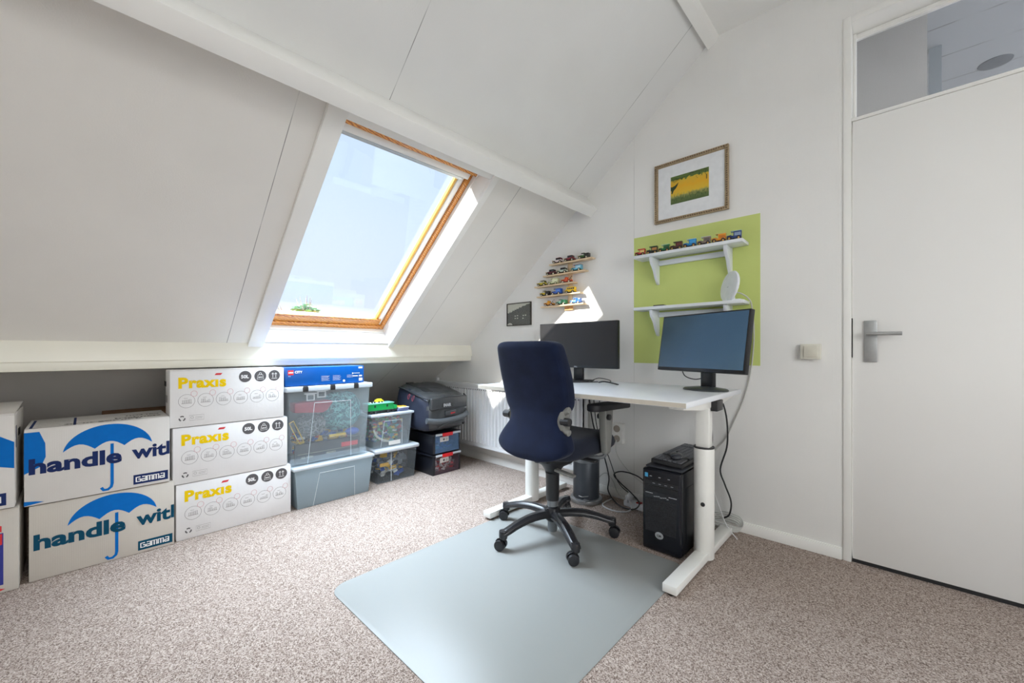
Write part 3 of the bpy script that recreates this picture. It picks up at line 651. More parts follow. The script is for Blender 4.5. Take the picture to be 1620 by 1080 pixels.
for i in range(5):
    w = .012 * i
    cable('coiled_cable', 'loose coils of grey cable behind the foot of the right desk leg', [(-.78, -.05, .03 + .01 * i), (-.70, -.035, .05 + .012 * i), (-.63 + w * .4, -.04, .05 + .01 * i), (-.615 + w * .3, -.055, .02 + .006 * i), (-.66, -.075, .012 + .008 * i), (-.74, -.08, .012 + .01 * i), (-.80, -.06, .02 + .01 * i)], .0035, 'grey_cable2', group='coiled grey cables behind the desk foot')
cable('crossing_cable', 'thin white cable crossing in front of the coiled cables to the desk foot', [(-.745, -.06, .22), (-.70, -.09, .13), (-.655, -.12, .055), (-.602, -.13, .004)], .0025, 'white_cable')
cable('black_side_cable', 'black cable peeking out left of the computer tower', [(-.94, -.25, .27), (-.985, -.24, .24), (-.985, -.22, .19), (-.945, -.2, .16)], .004)

# computer tower -----------------------------------------------------------
m_pc = mat('black_steel', rgb(22, 23, 27), .38, spec=.5)
m_pcf = mat('gloss_black_front', rgb(20, 22, 30), .22)
m_mesh = mat('honeycomb_mesh', rgb(30, 31, 36), .5, noise=(120, .5), bump=(140, 1.0))
pc = thing('computer_tower', 'black computer tower standing between the office chair and desk leg', 'computer', (-.833, -.32, 0))
CX0, CX1, CY0, CY1, CZ0, CZ1 = -.930, -.737, -.548, -.090, .0, .408
obj('case', MB().box((CX0 + .006, CY0 + .03, CZ0 + .012), (CX1, CY1, CZ1 - .004)), m_pc, pc, world=True, bevel=.003)
obj('front_panel', MB().box((CX0, CY0, CZ0 + .006), (CX1, CY0 + .034, CZ1)), m_pcf, pc, world=True, bevel=.010, seg=3)
obj('foot_rail', MB().box((CX0 + .01, CY0 + .03, CZ0), (CX1 - .01, CY1 - .02, CZ0 + .012)), m_blk, pc, world=True)
obj('mesh_grille', MB().box((CX0 + .016, CY0 - .002, .10), (CX1 - .022, CY0, .262)), m_mesh, pc, world=True)
obj('drive_bay', MB().box((CX0 + .016, CY0 - .002, .330), (CX1 - .014, CY0, .352)).box((CX0 + .016, CY0 - .0015, .30), (CX1 - .014, CY0, .326)), m_pc, pc, world=True, bevel=.0005)
pb_ = [((CX0 + .018, .288), (CX0 + .055, .2905)), ((CX1 - .058, .286), (CX1 - .020, .2885))]
pb_ += [((CX0 + .06 + .011 * i, .274 + .002 * (i % 3)), (CX0 + .068 + .011 * i, .277 + .002 * (i % 3))) for i in range(7)]
pb_ += [((CX0 + .055 + .030 * i, .340), (CX0 + .067 + .030 * i, .342)) for i in range(4)] + [((CX0 + .040 + .045 * i, .372), (CX0 + .050 + .045 * i, .3745)) for i in range(3)]
for (xa, za), (xb, zb) in pb_: obj('port', MB().box((xa, CY0 - .0032, za), (xb, CY0, zb)), mat('silver_print'), pc, world=True, smooth=False)
obj('blue_sticker', MB().box((CX0 + .014, CY0 - .0024, .366), (CX0 + .030, CY0, .386)), mat('blue_sticker', rgb(70, 160, 206), .4), pc, world=True, smooth=False)
em = MB().lathe([(.001, 0), (.019, 0), (.021, -.002), (.001, -.0035)], (0, 0, 0), 24, Matrix.Translation((-.842, CY0 + .0, .088)) @ Matrix.Rotation(-pi / 2, 4, 'X') @ Matrix.Scale(.82, 4, (0, 1, 0)))
eb = obj('silver_emblem', em, mat('silver_emblem', rgb(196, 198, 202), .3, .6), pc, world=True)
v, f = text_mesh('CM', .014, .0004, 'CENTER')
obj('emblem_mark', MB().add(v, f, frameM((-.842, CY0 - .0042, .083), (1, 0, 0), (0, 0, 1))), m_blk, eb, world=True, smooth=False)
obj('side_panel_relief', MB().box((CX1, CY0 + .06, .06), (CX1 + .004, CY1 - .07, .33)), m_pc, pc, world=True, bevel=.003)

# keyboards, mouse on the tower
m_kb = mat('keyboard_shell', rgb(30, 31, 34), .4)
m_key = mat('keyboard_keys', rgb(100, 102, 108), .45)
lt = tag(obj('keyboard_tray', MB().box((-.922, -.530, .409), (-.738, -.07, .420)), mat('dark_grey_tray', rgb(48, 50, 56), .45), bevel=.005), 'flat dark tray lying on top of the computer tower', 'tray')
kb = thing('keyboard', 'black keyboard lying lengthwise on the tray on the computer tower', 'keyboard', (-.83, -.29, .4205))
tilt = Matrix.Translation((-.905, -.505, .4278)) @ Matrix.Rotation(radians(2.5), 4, 'Y')
obj('keyboard_body', MB().box((0, 0, 0), (.155, .44, .022), tilt), m_kb, kb, world=True, bevel=.004)
obj('keys', MB().box((.006, .008, .0215), (.150, .432, .0225), tilt), m_blk, kb, world=True, smooth=False)
for j0, j1 in ((0, 4), (5, 15), (16, 19)):
    ks = MB()
    for i in range(6):
        for j in range(j0, j1):
            x = .010 + i * .0235; y = .012 + j * .0222
            ks.box((x, y, .022), (x + .019, y + .0185, .028), tilt)
    obj('key_block', ks, m_key, kb, world=True, smooth=False)
ms = thing('computer_mouse', 'black mouse sitting on the keyboard on the computer tower', 'mouse', (-.800, -.44, .4525), radians(15))
obj('mouse_body', MB().ball((0, 0, .014), .5, 20, 12, (.062, .1, .034)), mat('dark_rubber_plastic', rgb(56, 58, 64), .25), ms)
obj('mouse_wheel', MB().cyl((-.004, .028, .026), (.004, .028, .026), .007, n=14), m_blk, ms)

# waste bin ----------------------------------------------------------------
wb = thing('pedal_bin', 'dark grey cylindrical waste bin with silver base ring under the desk', 'waste bin', (-1.500, -.185, 0))
m_bin = mat('dark_grey_bin', rgb(74, 80, 88), .4, .3)
obj('base_ring', MB().lathe([(.105, 0), (.108, .008), (.104, .022), (.088, .028)], (0, 0, 0), 40), mat('silver_ring', rgb(170, 172, 174), .3, .7), wb)
obj('bin_body', MB().lathe([(.086, .026), (.086, .262), (.084, .266)], (0, 0, 0), 40), m_bin, wb)
obj('lid', MB().lathe([(.088, .264), (.088, .288), (.078, .296), (.056, .297), (.054, .288), (.001, .286)], (0, 0, 0), 40), mat('silver_lid', rgb(130, 136, 142), .35, .6), wb)
obj('lid_centre', MB().lathe([(.053, .290), (.05, .294), (.001, .294)], (0, 0, 0), 32), m_blk, wb)
obj('pedal', MB().box((.04, -.125, .03), (.075, -.08, .038)).tube([(-.0, -.088, .05), (.03, -.090, .05), (.06, -.066, .055)], .003), mat('silver_ring'), wb, bevel=.001)

# chair mat ------------------------------------------------------------------
def rounded(x0, y0, x1, y1, r, n=8):
    P = []
    for cx, cy, a in ((x1 - r, y1 - r, 0), (x0 + r, y1 - r, 90), (x0 + r, y0 + r, 180), (x1 - r, y0 + r, 270)):
        P += [(cx + r * cos(radians(a + 90 * i / n)), cy + r * sin(radians(a + 90 * i / n))) for i in range(n + 1)]
    return P
m_pvc = frosted('milky_pvc', rgb(172, 174, 171), .56, .32)
cm = obj('chair_mat', MB().prism(rounded(-1.722, -1.790, -.690, -.580, .075), .0005, .0032, 'z'), m_pvc, bevel=.001)
tag(cm, 'large translucent plastic floor mat under the office chair', 'chair mat')
# ================================================================== cardboard boxes
def card(name, c):
    m = mat(name, c, .8, bump=(60, .08), noise=(6, .04), spec=.2)
    n = m.node_tree.nodes; L = m.node_tree.links; p = n['Principled BSDF']
    if any(x.type == 'TEX_WAVE' for x in n): return m
    t = [x for x in n if x.type == 'TEX_COORD'][0]
    wv = n.new('ShaderNodeTexWave'); wv.bands_direction = 'Y'; wv.inputs['Scale'].default_value = 45; wv.inputs['Distortion'].default_value = .6; L.new(t.outputs['Object'], wv.inputs[0])
    bp = [x for x in n if x.type == 'BUMP'][0]; b2 = n.new('ShaderNodeBump'); b2.inputs['Strength'].default_value = .07; b2.inputs['Distance'].default_value = .002
    L.new(wv.outputs[1], b2.inputs['Height']); L.new(bp.outputs[0], b2.inputs['Normal']); L.new(b2.outputs[0], p.inputs['Normal'])
    return m
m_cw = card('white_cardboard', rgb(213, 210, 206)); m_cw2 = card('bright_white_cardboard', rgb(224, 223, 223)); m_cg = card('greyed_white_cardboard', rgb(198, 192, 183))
m_brown = card('brown_cardboard', rgb(120, 88, 62)); m_hole = mat('hand_hole', (.015, .014, .013), .9)
BLUE = mat('umbrella_blue_print', rgb(0, 104, 186), .7, spec=.15); NAVY = mat('navy_print', rgb(28, 44, 92), .7, spec=.15); PETROL = mat('petrol_print', rgb(8, 70, 96), .7, spec=.15)
YEL = mat('yellow_print', rgb(232, 196, 10), .7, spec=.15); REDP = mat('red_print', rgb(206, 38, 48), .6); DKG = mat('dark_grey_print', rgb(84, 82, 84), .6)
LGP = mat('thin_grey_print', rgb(128, 124, 122), .6); PINKP = mat('pink_ring_print', rgb(206, 150, 152), .6); WHP = mat('white_print', rgb(238, 238, 238), .6)
def strip(pts, w, closed=False):
    """flat stroke of width w along 2-D points, returns vs, fs"""
    vs = []; n = len(pts)
    for i, p in enumerate(pts):
        a = pts[i - 1] if (i or closed) else p; b = pts[(i + 1) % n] if (i < n - 1 or closed) else p
        dx, dy = b[0] - a[0], b[1] - a[1]; l = math.hypot(dx, dy) or 1; nx, ny = -dy / l * w / 2, dx / l * w / 2
        vs += [(p[0] + nx, p[1] + ny, 0), (p[0] - nx, p[1] - ny, 0)]
    m = n if closed else n - 1
    return vs, [(2 * i, 2 * i + 1, (2 * i + 3) % (2 * n), (2 * i + 2) % (2 * n)) for i in range(m)]
def circ(cx, cy, rx, ry=None, n=28, a0=0, a1=360):
    ry = rx if ry is None else ry; full = abs(a1 - a0 - 360) < 1e-6; k = n if full else n + 1
    return [(cx + rx * cos(radians(a0 + (a1 - a0) * i / n)), cy + ry * sin(radians(a0 + (a1 - a0) * i / n))) for i in range(k)]
def poly(mb, pts, M): mb.add([(x, y, 0) for x, y in pts], [tuple(range(len(pts)))], M)
def stroke(mb, pts, w, M, closed=False):
    v, f = strip(pts, w, closed); mb.add(v, f, M)
def word(mb, s, x, y, size, M, bold=0, sx=1.0, sp=1.0, shear=0.0):
    v, f = text_mesh(s, size, bold, sx=sx, space=sp); mb.add([(a + x + b * shear, b + y, c) for a, b, c in v], f, M)

def carton(name, label, x1, y0, y1, z0, z1, depth, m, group, cat='box', flap=0, hole_side=None, rz=0, loc=None):
    """closed carton; front face looks to +x. Built round the front centre."""
    yc = (y0 + y1) / 2; w = (y1 - y0) / 2; h = z1 - z0
    t = thing(name, label, cat, (x1, yc, z0), rz, group)
    obj('carton_body', MB().box((-depth, -w, .001), (0, w, h - .004)), m, t, bevel=.003)
    fl = MB().box((-depth + .001, -w + .001, h - .004), (-depth / 2 - .001, w - .001, h - .001)).box((-depth / 2 + .001, -w + .001, h - .004), (-.001, w - .001, h - .001))
    obj('top_flaps', fl, m, t)
    return t, w, h
def face(w, z=0.0008):      # front face matrix: origin at lower left of the front, x -> +y
    return frameM((z, -w, 0), (0, 1, 0), (0, 0, 1))
def gamma_word(g, x, y, w, h, M):
    """squared capital-height lettering in the manner of the label"""
    c = w / 5.9; t_ = h * .20
    G = [[(.9, 1), (0, 1), (0, 0), (.9, 0), (.9, .52), (.45, .52)]]
    A = [[(0, 0), (0, .0), (.0, .45), (.9, .45)], [(0, 0), (.9, 0)], [(.1, 1), (.9, 1), (.9, -.1)]]
    Mm = [[(0, -.1), (0, 1), (1.1, 1), (1.1, -.1)], [(.55, 1), (.55, -.1)]]
    px = x
    for L_, adv in ((G, 1.08), (A, 1.08), (Mm, 1.32), (Mm, 1.32), (A, 1.0)):
        for path in L_: stroke(g, [(px + a * c * .92, y + t_ / 2 + b * (h - t_)) for a, b in path], t_, M)
        px += adv * c
def gamma_print(t, w, h, ink, left_blob):
    M = face(w); W2 = 2 * w
    ub = MB()
    cx, top = W2 * .560, h * .955
    arc = circ(W2 * .545, h * .60, W2 * .315, h * .37, 30, 7, 173)
    low = []
    x0, x1 = arc[-1][0], arc[0][0]; ya = arc[-1][1]
    for k in range(3):
        a, b = x0 + (x1 - x0) * k / 3, x0 + (x1 - x0) * (k + 1) / 3
        for i in range(0 if k == 0 else 1, 9):
            u = i / 8; low.append((a + (b - a) * u, ya + .028 * sin(pi * u) + (.0 if k != 1 else 0)))
    poly(ub, arc + low[1:-1], M)
    stroke(ub, [(cx, ya + .015), (cx, h * .12), (cx - .003, h * .075), (cx - .014, h * .045), (cx - .028, h * .045), (cx - .036, h * .085)], .0115, M)
    obj('umbrella_print', ub, BLUE, t, smooth=False)
    if left_blob:
        ub = MB(); poly(ub, [(0, h * .955), (W2 * .09, h * .955), (W2 * .125, h * .80), (W2 * .128, h * .62), (W2 * .10, h * .50), (0, h * .42)], M)
        obj('neighbour_print', ub, BLUE, t, smooth=False); ub = MB(); poly(ub, [(0, 0.004), (W2 * .12, h * .035), (W2 * .07, h * .055), (0, h * .07)], M); obj('neighbour_print', ub, BLUE, t, smooth=False)
    tx = MB(); M2 = face(w, .0014)
    word(tx, 'handle', W2 * .022, h * .415, .090, M2, .0034, 1.22)
    obj('handle_lettering', tx, ink, t, smooth=False); tx = MB()
    word(tx, 'wit', W2 * .712, h * .43, .090, M2, .0030, 1.06)
    xh = W2 * .972
    tx.box((xh, h * .43, -.0003), (W2 - .001, h * .43 + .066, .0), M2)
    bx0, bx1, by0, by1 = W2 * .715, W2 * .985, h * .045, h * .185
    obj('with_lettering', tx, ink, t, smooth=False)
    tx = MB(); poly(tx, [(bx0, by0), (bx1, by0), (bx1, by1), (bx0, by1)], M); obj('name_label', tx, ink, t, smooth=False)
    g = MB(); gamma_word(g, bx0 + .010, by0 + .010, (bx1 - bx0) - .020, (by1 - by0) - .020, M2)
    obj('name_lettering', g, WHP, t, smooth=False)
GRP = 'cardboard boxes with blue umbrellas'
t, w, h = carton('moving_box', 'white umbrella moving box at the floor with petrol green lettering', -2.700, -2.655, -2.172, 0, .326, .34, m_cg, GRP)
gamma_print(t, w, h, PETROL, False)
t, w, h = carton('moving_box', 'white umbrella moving box with navy lettering, stacked on the petrol lettered one', -2.698, -2.668, -2.190, .328, .660, .34, m_cw, GRP)
gamma_print(t, w, h, NAVY, True)
# print on its top, read from behind
tp = MB(); MT = frameM((-.03, w * .86, h - .0004), (0, -1, 0), (-1, 0, 0))
word(tp, 'déménagement', .07, .02, .042, MT, .0022); word(tp, 'standard', -.01, .07, .050, MT, .0016); word(tp, 'carton', -.01, .15, .050, MT, .0012)
obj('top_lettering', tp, mat('black_print', rgb(50, 48, 48), .6), t, smooth=False)
lb = MB(); ML2 = frameM((-.10, -w * .93, h - .0004), (0, 1, 0), (-1, 0, 0))
stroke(lb, [(0, -.08), (.13, -.08), (.13, .20), (0, .20)], .010, ML2, True); 
obj('blue_label_outline', lb, NAVY, t, smooth=False)
lw = MB(); 
for i in range(4): stroke(lw, [(.015, -.03 + .055 * i), (.115, -.03 + .055 * i)], .006, ML2)
obj('label_lines', lw, LGP, t, smooth=False)
# pair cut by the picture edge
t, w, h = carton('moving_box', 'open topped umbrella moving box at the far left, on the red lettered box', -2.660, -3.17, -2.690, .346, .735, .36, m_cw, GRP)
M = face(w); W2 = 2 * w; b = MB()
poly(b, [(W2 - .22, h * .98), (W2 - .085, h * .86), (W2 - .001, h * .70), (W2 - .001, h * .42), (W2 - .10, h * .50), (W2 - .22, h * .55)], M)
obj('umbrella_print', b, BLUE, t, smooth=False)
b = MB(); poly(b, [(W2 - .16, h * .04), (W2 - .022, h * .04), (W2 - .022, h * .17), (W2 - .16, h * .17)], M); obj('name_label', b, NAVY, t, smooth=False)
b = MB(); gamma_word(b, W2 - .152, h * .04 + .011, .12, .028, face(w, .0014)); obj('name_lettering', b, WHP, t, smooth=False)
b = MB(); b.box((-.20, w - .001, h * .72), (-.12, w + .0012, h * .80)); obj('hand_hole', b, m_hole, t, bevel=.0005)
b = MB(); b.box((-.06, w - .0005, h * .62), (-.045, w + .001, h * .86)); obj('side_print', b, NAVY, t, smooth=False)
fp = MB().box((-.345, -w, 0), (.0, w, .004), Matrix.Translation((-.0, 0, h - .002)) @ Matrix.Rotation(radians(3.5), 4, 'Y')); obj('raised_flap', fp, m_cw, t)
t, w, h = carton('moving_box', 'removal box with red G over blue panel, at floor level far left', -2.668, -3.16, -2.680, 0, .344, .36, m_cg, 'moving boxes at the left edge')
M = face(w); M2 = face(w, .0014); W2 = 2 * w
b = MB(); poly(b, [(W2 - .40, h * .10), (W2 - .040, h * .10), (W2 - .040, h * .72), (W2 - .40, h * .66)], M); obj('blue_panel', b, mat('royal_blue_print', rgb(40, 48, 140), .6), t, smooth=False)
b = MB(); word(b, 'ING', W2 - .245, h * .58, .115, M2, .006, 1.0); obj('red_lettering', b, REDP, t, smooth=False)
b = MB(); word(b, 'EN', W2 - .170, h * .38, .085, M2, .004, 1.0); obj('white_lettering', b, WHP, t, smooth=False)
b = MB(); stroke(b, [(W2 - .30, h * .045), (W2 - .065, h * .045)], .007, M); poly(b, [(W2 - .07, h * .01), (W2 - .035, h * .045), (W2 - .07, h * .08)], M); obj('red_arrow', b, REDP, t, smooth=False)

# yellow lettered boxes ----------------------------------------------------
def praxis_print(t, w, h):
    M = face(w); M2 = face(w, .0014); W2 = 2 * w
    b = MB(); word(b, 'Praxıs', W2 * .060, h * .690, .075, M, .0036, 1.04, 1.10); obj('yellow_lettering', b, YEL, t, smooth=False)
    b = MB(); poly(b, [(W2 * .352, h * .895), (W2 * .405, h * .895), (W2 * .420, h * .930), (W2 * .365, h * .930)], M); obj('red_dash', b, REDP, t, smooth=False)
    dk = MB()
    for cx in (.622, .765, .902):
        dk = MB(); poly(dk, circ(W2 * cx, h * .845, W2 * .058, h * .108, 30), M); obj('round_badge', dk, DKG, t, smooth=False)
    dk = MB()
    # recycling mark
    cx, cy = W2 * .092, h * .155
    for k in range(3):
        a = 120 * k + 90; q = [(cx + .012 * cos(radians(a + d)), cy + .012 * sin(radians(a + d))) for d in (-38, 0, 38)]; stroke(dk, q, .006, M)
    obj('recycling_mark', dk, DKG, t, smooth=False)
    wt = MB(); word(wt, '50L', W2 * .622 - .021, h * .845 - .009, .026, M2, .0010)
    obj('capacity_lettering', wt, WHP, t, smooth=False); wt = MB()
    wx, wy = W2 * .765, h * .83
    stroke(wt, [(wx - .017, wy - .014), (wx + .017, wy - .014), (wx + .012, wy + .012), (wx - .012, wy + .012)], .0022, M2, True)
    stroke(wt, circ(wx, wy + .018, .006, None, 14), .0022, M2, True); word(wt, '20KG', wx - .0115, wy - .006, .0095, M2, .0004)
    obj('weight_icon', wt, WHP, t, smooth=False); wt = MB()
    ax, ay = W2 * .902, h * .845
    for d in (-.008, .008):
        stroke(wt, [(ax + d, ay - .012), (ax + d, ay + .014)], .0025, M2); stroke(wt, [(ax + d - .006, ay + .008), (ax + d, ay + .016), (ax + d + .006, ay + .008)], .0025, M2)
    stroke(wt, [(ax - .015, ay - .017), (ax + .015, ay - .017)], .0025, M2)
    obj('arrows_icon', wt, WHP, t, smooth=False)
    ln = MB(); pk = MB()
    rnd = random.Random(5)
    for k in range(6):
        ln = MB(); pk = MB(); cx, cy = W2 * (.128 + .151 * k), h * .455
        stroke(ln, circ(cx, cy, W2 * .064, h * .118, 32), .0014, M, True)
        stroke(ln, [(cx - .022, cy - .012), (cx + .022, cy - .012)], .0016, M)
        for j in range(4):
            x = cx - .018 + .010 * j; hh = rnd.uniform(.008, .022)
            stroke(ln, [(x, cy - .012), (x, cy - .012 + hh), (x + .006, cy - .012 + hh), (x + .006, cy - .012)], .0015, M)
        stroke(ln, [(cx - .012, cy + .015), (cx + .004, cy + .015)], .0015, M)
        stroke(pk, circ(cx + W2 * .058, cy + h * .125, W2 * .025, h * .05, 24), .0016, M2, True)
        obj('room_icon', ln, LGP, t, smooth=False); obj('tick_ring', pk, PINKP, t, smooth=False)
    ln = MB()
    stroke(ln, [(W2 * .15, h * .11), (W2 * .265, h * .11), (W2 * .265, h * .20), (W2 * .15, h * .20)], .001, M, True)
    stroke(ln, circ(W2 * .17, h * .16, .006, None, 12), .0012, M, True); stroke(ln, [(W2 * .195, h * .165), (W2 * .255, h * .165)], .0012, M); stroke(ln, [(W2 * .195, h * .14), (W2 * .25, h * .14)], .0012, M)
    obj('certificate_label', ln, LGP, t, smooth=False)
    sd = MB(); MS2 = frameM((-.30, -w - .0008, 0), (1, 0, 0), (0, 0, 1))
    for k in range(3): stroke(sd, [(.15 + .03 * k, h * .42), (.15 + .03 * k, h * .55)], .014, MS2)
    for k in range(4): stroke(sd, [(.05, h * (.1 + .04 * k)), (.25, h * (.1 + .04 * k))], .001, MS2)
    obj('side_print', sd, DKG, t, smooth=False)
    obj('hand_hole', MB().box((-.20, -w - .0012, h * .70), (-.13, -w + .001, h * .79)), m_hole, t)
for lb, x1, y0, y1, z0, z1, rz in (('yellow lettered removal box, bottom of the stack of three', -2.716, -2.163, -1.612, 0, .294, 0),
                                  ('yellow lettered removal box, middle of the stack of three', -2.716, -2.176, -1.632, .2955, .592, 0),
                                  ('yellow lettered removal box, top of the stack of three under the beam', -2.716, -2.188, -1.652, .5935, .894, 0)):
    t, w, h = carton('removal_box', lb, x1, y0, y1, z0, z1, .31 if z0 < .5 else .155, m_cw2, 'stack of yellow lettered boxes', rz=rz)
    praxis_print(t, w, h)
t, w, h = carton('brown_box', 'brown cardboard box lying deep behind the white boxes', -3.12, -2.42, -2.12, .0, .64, .3, m_brown, 'box pushed under the eaves')

# blue toy box ------------------------------------------------------------
t = thing('toy_box', 'flat bright blue toy box lying on the tall clear storage bin', 'toy box', (-2.72, -1.39, .7745))
w, h = .253, .116
obj('carton', MB().box((-.14, -w, 0), (0, w, h)), mat('toy_box_blue', rgb(0, 80, 156), .35, spec=.3), t, bevel=.002)
M = face(w); M2 = face(w, .0014)
b = MB(); poly(b, [(.015, .070), (.047, .070), (.047, .100), (.015, .100)], M); obj('red_logo_square', b, REDP, t, smooth=False)
b = MB(); word(b, 'LEGO', .0175, .081, .0115, M2, .0007, .95, shear=.15); word(b, 'CITY', .054, .080, .020, M2, .0007); word(b, '60335', .016, .060, .006, M2)
for c in range(3):
    for k in range(7 if c < 2 else 4): stroke(b, [(.215 + .075 * c + (.02 if c == 2 else 0), .055 - .005 * k), (.215 + .075 * c + (.02 if c == 2 else 0) + (.055 - .006 * ((k * 7 + c) % 3)), .055 - .005 * k)], .0009, M)
poly(b, circ(.365, .018, .008), M); poly(b, [(.467, .098), (.495, .098), (.495, .110), (.467, .110)], M); poly(b, [(.47, .012), (.495, .012), (.495, .032), (.47, .032)], M); poly(b, [(.47, .042), (.492, .042), (.492, .052), (.47, .052)], M)
for k in range(6): poly(b, circ(.425 + .0095 * k, .066, .003 if k else .005, None, 10), M)
poly(b, [(.425, .044), (.462, .044), (.462, .050), (.425, .050)], M)
obj('white_print', b, WHP, t, smooth=False)

# ================================================================== plastic bins
m_bin1 = frosted('clear_bin_plastic', rgb(226, 238, 246), .10, .2)
m_bin2 = frosted('cloudy_bin_plastic', rgb(150, 168, 178), .80, .3)
m_bin3 = frosted('smoky_bin_plastic', rgb(150, 158, 165), .09, .2)
m_lid = frosted('milky_lid', rgb(206, 216, 224), .86, .3)
m_lidg = mat('grey_white_lid', rgb(196, 202, 208), .35)
m_rib = mat('white_moulded_rib', rgb(214, 222, 226), .4)
def bin_(name, label, x1, y0, y1, z0, z1, depth, m, ml, lidh=.022, over=.02, ins=.02, group='clear storage bins', ribpanel=True, lidround=.006):
    yc = (y0 + y1) / 2; w = (y1 - y0) / 2; h = z1 - z0
    t = thing(name, label, 'storage bin', (x1, yc, z0), 0, group)
    th = .003; hb = h - lidh
    b = MB(); x0 = -depth
    def ring(i, z): return [(x0 + i, -w + i, z), (-i, -w + i, z), (-i, w - i, z), (x0 + i, w - i, z)]
    a = ring(ins, 0.001) + ring(0, hb) + ring(th, hb) + ring(ins + th, .004)
    fs = [(3, 2, 1, 0)] + [(i, (i + 1) % 4, 4 + (i + 1) % 4, 4 + i) for i in range(4)] + [(4 + i, 4 + (i + 1) % 4, 8 + (i + 1) % 4, 8 + i) for i in range(4)] + [(8 + i, 8 + (i + 1) % 4, 12 + (i + 1) % 4, 12 + i) for i in range(4)] + [(12, 13, 14, 15)]
    b.add(a, fs)
    obj('bin_body', b, m, t, bevel=.0012)
    l = MB().box((x0 - over * .5, -w - over, hb - .004), (over * .6, w + over, h - .002))
    obj('bin_lid', l, ml, t, bevel=lidround, seg=3)
    if ribpanel:
        r = MB(); M = frameM((.0015 - ins * .5, -w, 0), (ins, 0, hb), (0, 0, 1)); 
        def fx(z): return -ins * (1 - z / hb) + .0012
        for (ya, za, yb, zb) in ((-w * .55, .0, -w * .42, hb * .82), (-w * .42, hb * .82, w * .48, hb * .82), (w * .48, hb * .82, w * .52, 0)):
            r.tube([(fx(za), ya, za + .003), (fx(zb), yb, zb)], .0016, 6, 0)
        obj('moulded_outline', r, m_rib, t)
    return t, w, h, hb
t, w, h, hb = bin_('storage_bin', 'tall clear storage bin full of toys under the blue box', -2.705, -1.628, -1.100, .272, .772, .36, m_bin1, m_lid, .030, .018, .024)
hn = [obj('clip', MB().box((.008, y - .016, hb - .004), (.016, y + .016, hb + .03)), m_blk, t, bevel=.002) for y in (-.17, .0, .16)]
obj('base_rim', MB().box((-.018, -w + .012, .012), (-.010, w - .02, .045)), m_bin1, t)
t, w, h, hb = bin_('storage_bin', 'low cloudy grey storage bin beneath the tall clear bin', -2.690, -1.597, -1.085, 0, .268, .36, m_bin2, m_lid, .018, .012, .022)
t, w, h, hb = bin_('storage_bin', 'smoky storage bin with rounded lid on the floor beside the black crates', -2.775, -1.010, -.665, 0, .262, .34, m_bin3, m_lidg, .030, .020, .015, ribpanel=False, lidround=.012)
obj('front_rib', MB().box((-.002, -.055, .01), (.001, -.052, hb)), m_rib, t)
t, w, h, hb = bin_('storage_bin', 'small clear storage bin carrying the green toy train', -2.790, -1.035, -.700, .264, .522, .34, m_bin1, m_lid, .018, .016, .018)
obj('paper_label', MB().box((-.012, -.03, .012), (-.010, .07, .042)), mat('white_paper', rgb(220, 220, 214), .7), t)

# ---- things seen through the plastic
def clutter(name, label, cat, x0, x1, y0, y1, z0, z1, cols, n, seed, smin=.010, smax=.032):
    r = random.Random(seed); ms = [mat('brick_%s' % c[0], rgb(*c[1]), .35) for c in cols]; b = MB()
    for i in range(n):
        b.m = r.randrange(len(ms)); s = Vector((r.uniform(smin, smax), r.uniform(smin, smax), r.uniform(smin * .6, smax * .6)))
        c = Vector((r.uniform(x0 + smax, x1 - smax * .6), r.uniform(y0 + smax, y1 - smax), r.uniform(z0 + smax * .7, z1)))
        M = Matrix.Translation(c) @ Matrix.Rotation(r.uniform(0, 6.3), 4, 'Z') @ Matrix.Rotation(r.uniform(-.7, .7), 4, 'X')
        b.box(tuple(-s / 2), tuple(s / 2), M)
    o = obj(name, b, ms, smooth=False); return tag(o, label, cat, kind='stuff')
CB = dict(red=(190, 30, 34), green=(30, 140, 60), blue=(30, 80, 170), yellow=(230, 180, 30), white=(215, 215, 210), black=(30, 30, 34), grey=(120, 124, 130), brown=(120, 80, 50), teal=(90, 170, 176), dred=(120, 30, 50))
def cs(s): return [(k, CB[k]) for k in s.split()]
clutter('toy_bricks', 'loose mixed toy bricks heaped inside the small clear bin', 'toy bricks', -3.10, -2.812, -1.012, -.722, .272, .47, cs('red green green blue yellow white black dred teal dred'), 420, 3, .012, .036)
clutter('toy_bricks', 'loose dark and yellow toy bricks inside the smoky floor bin', 'toy bricks', -3.08, -2.795, -.99, -.688, .006, .20, cs('black grey grey blue yellow black white grey'), 260, 4, .014, .05)
clutter('toy_bricks', 'small loose toy pieces along the bottom of the tall clear bin', 'toy bricks', -3.00, -2.79, -1.58, -1.15, .282, .44, cs('black red yellow grey brown white blue'), 150, 5, .014, .05)
dkb = thing('black_toy_box', 'black printed toy box standing at the bottom of the tall clear bin', 'toy box', (-2.745, -1.36, .282))
obj('carton', MB().box((-.03, -.215, 0), (0, .205, .115)), mat('black_card', rgb(34, 38, 46), .5), dkb, bevel=.001)
b = MB(); M = frameM((.0008, -.215, 0), (0, 1, 0), (0, 0, 1)); word(b, 'ALL NEW', .03, .022, .018, M, .0006); word(b, 'MODELS', .19, .030, .016, M, .0005); stroke(b, [(.01, .052), (.40, .052)], .002, M)
obj('pale_lettering', b, mat('beige_print', rgb(196, 190, 166), .6), dkb, smooth=False)
b = MB(); poly(b, [(.29, .058), (.405, .058), (.405, .088), (.29, .088)], M); obj('red_bar', b, mat('bright_red_print', rgb(220, 60, 74), .5), dkb, smooth=False)
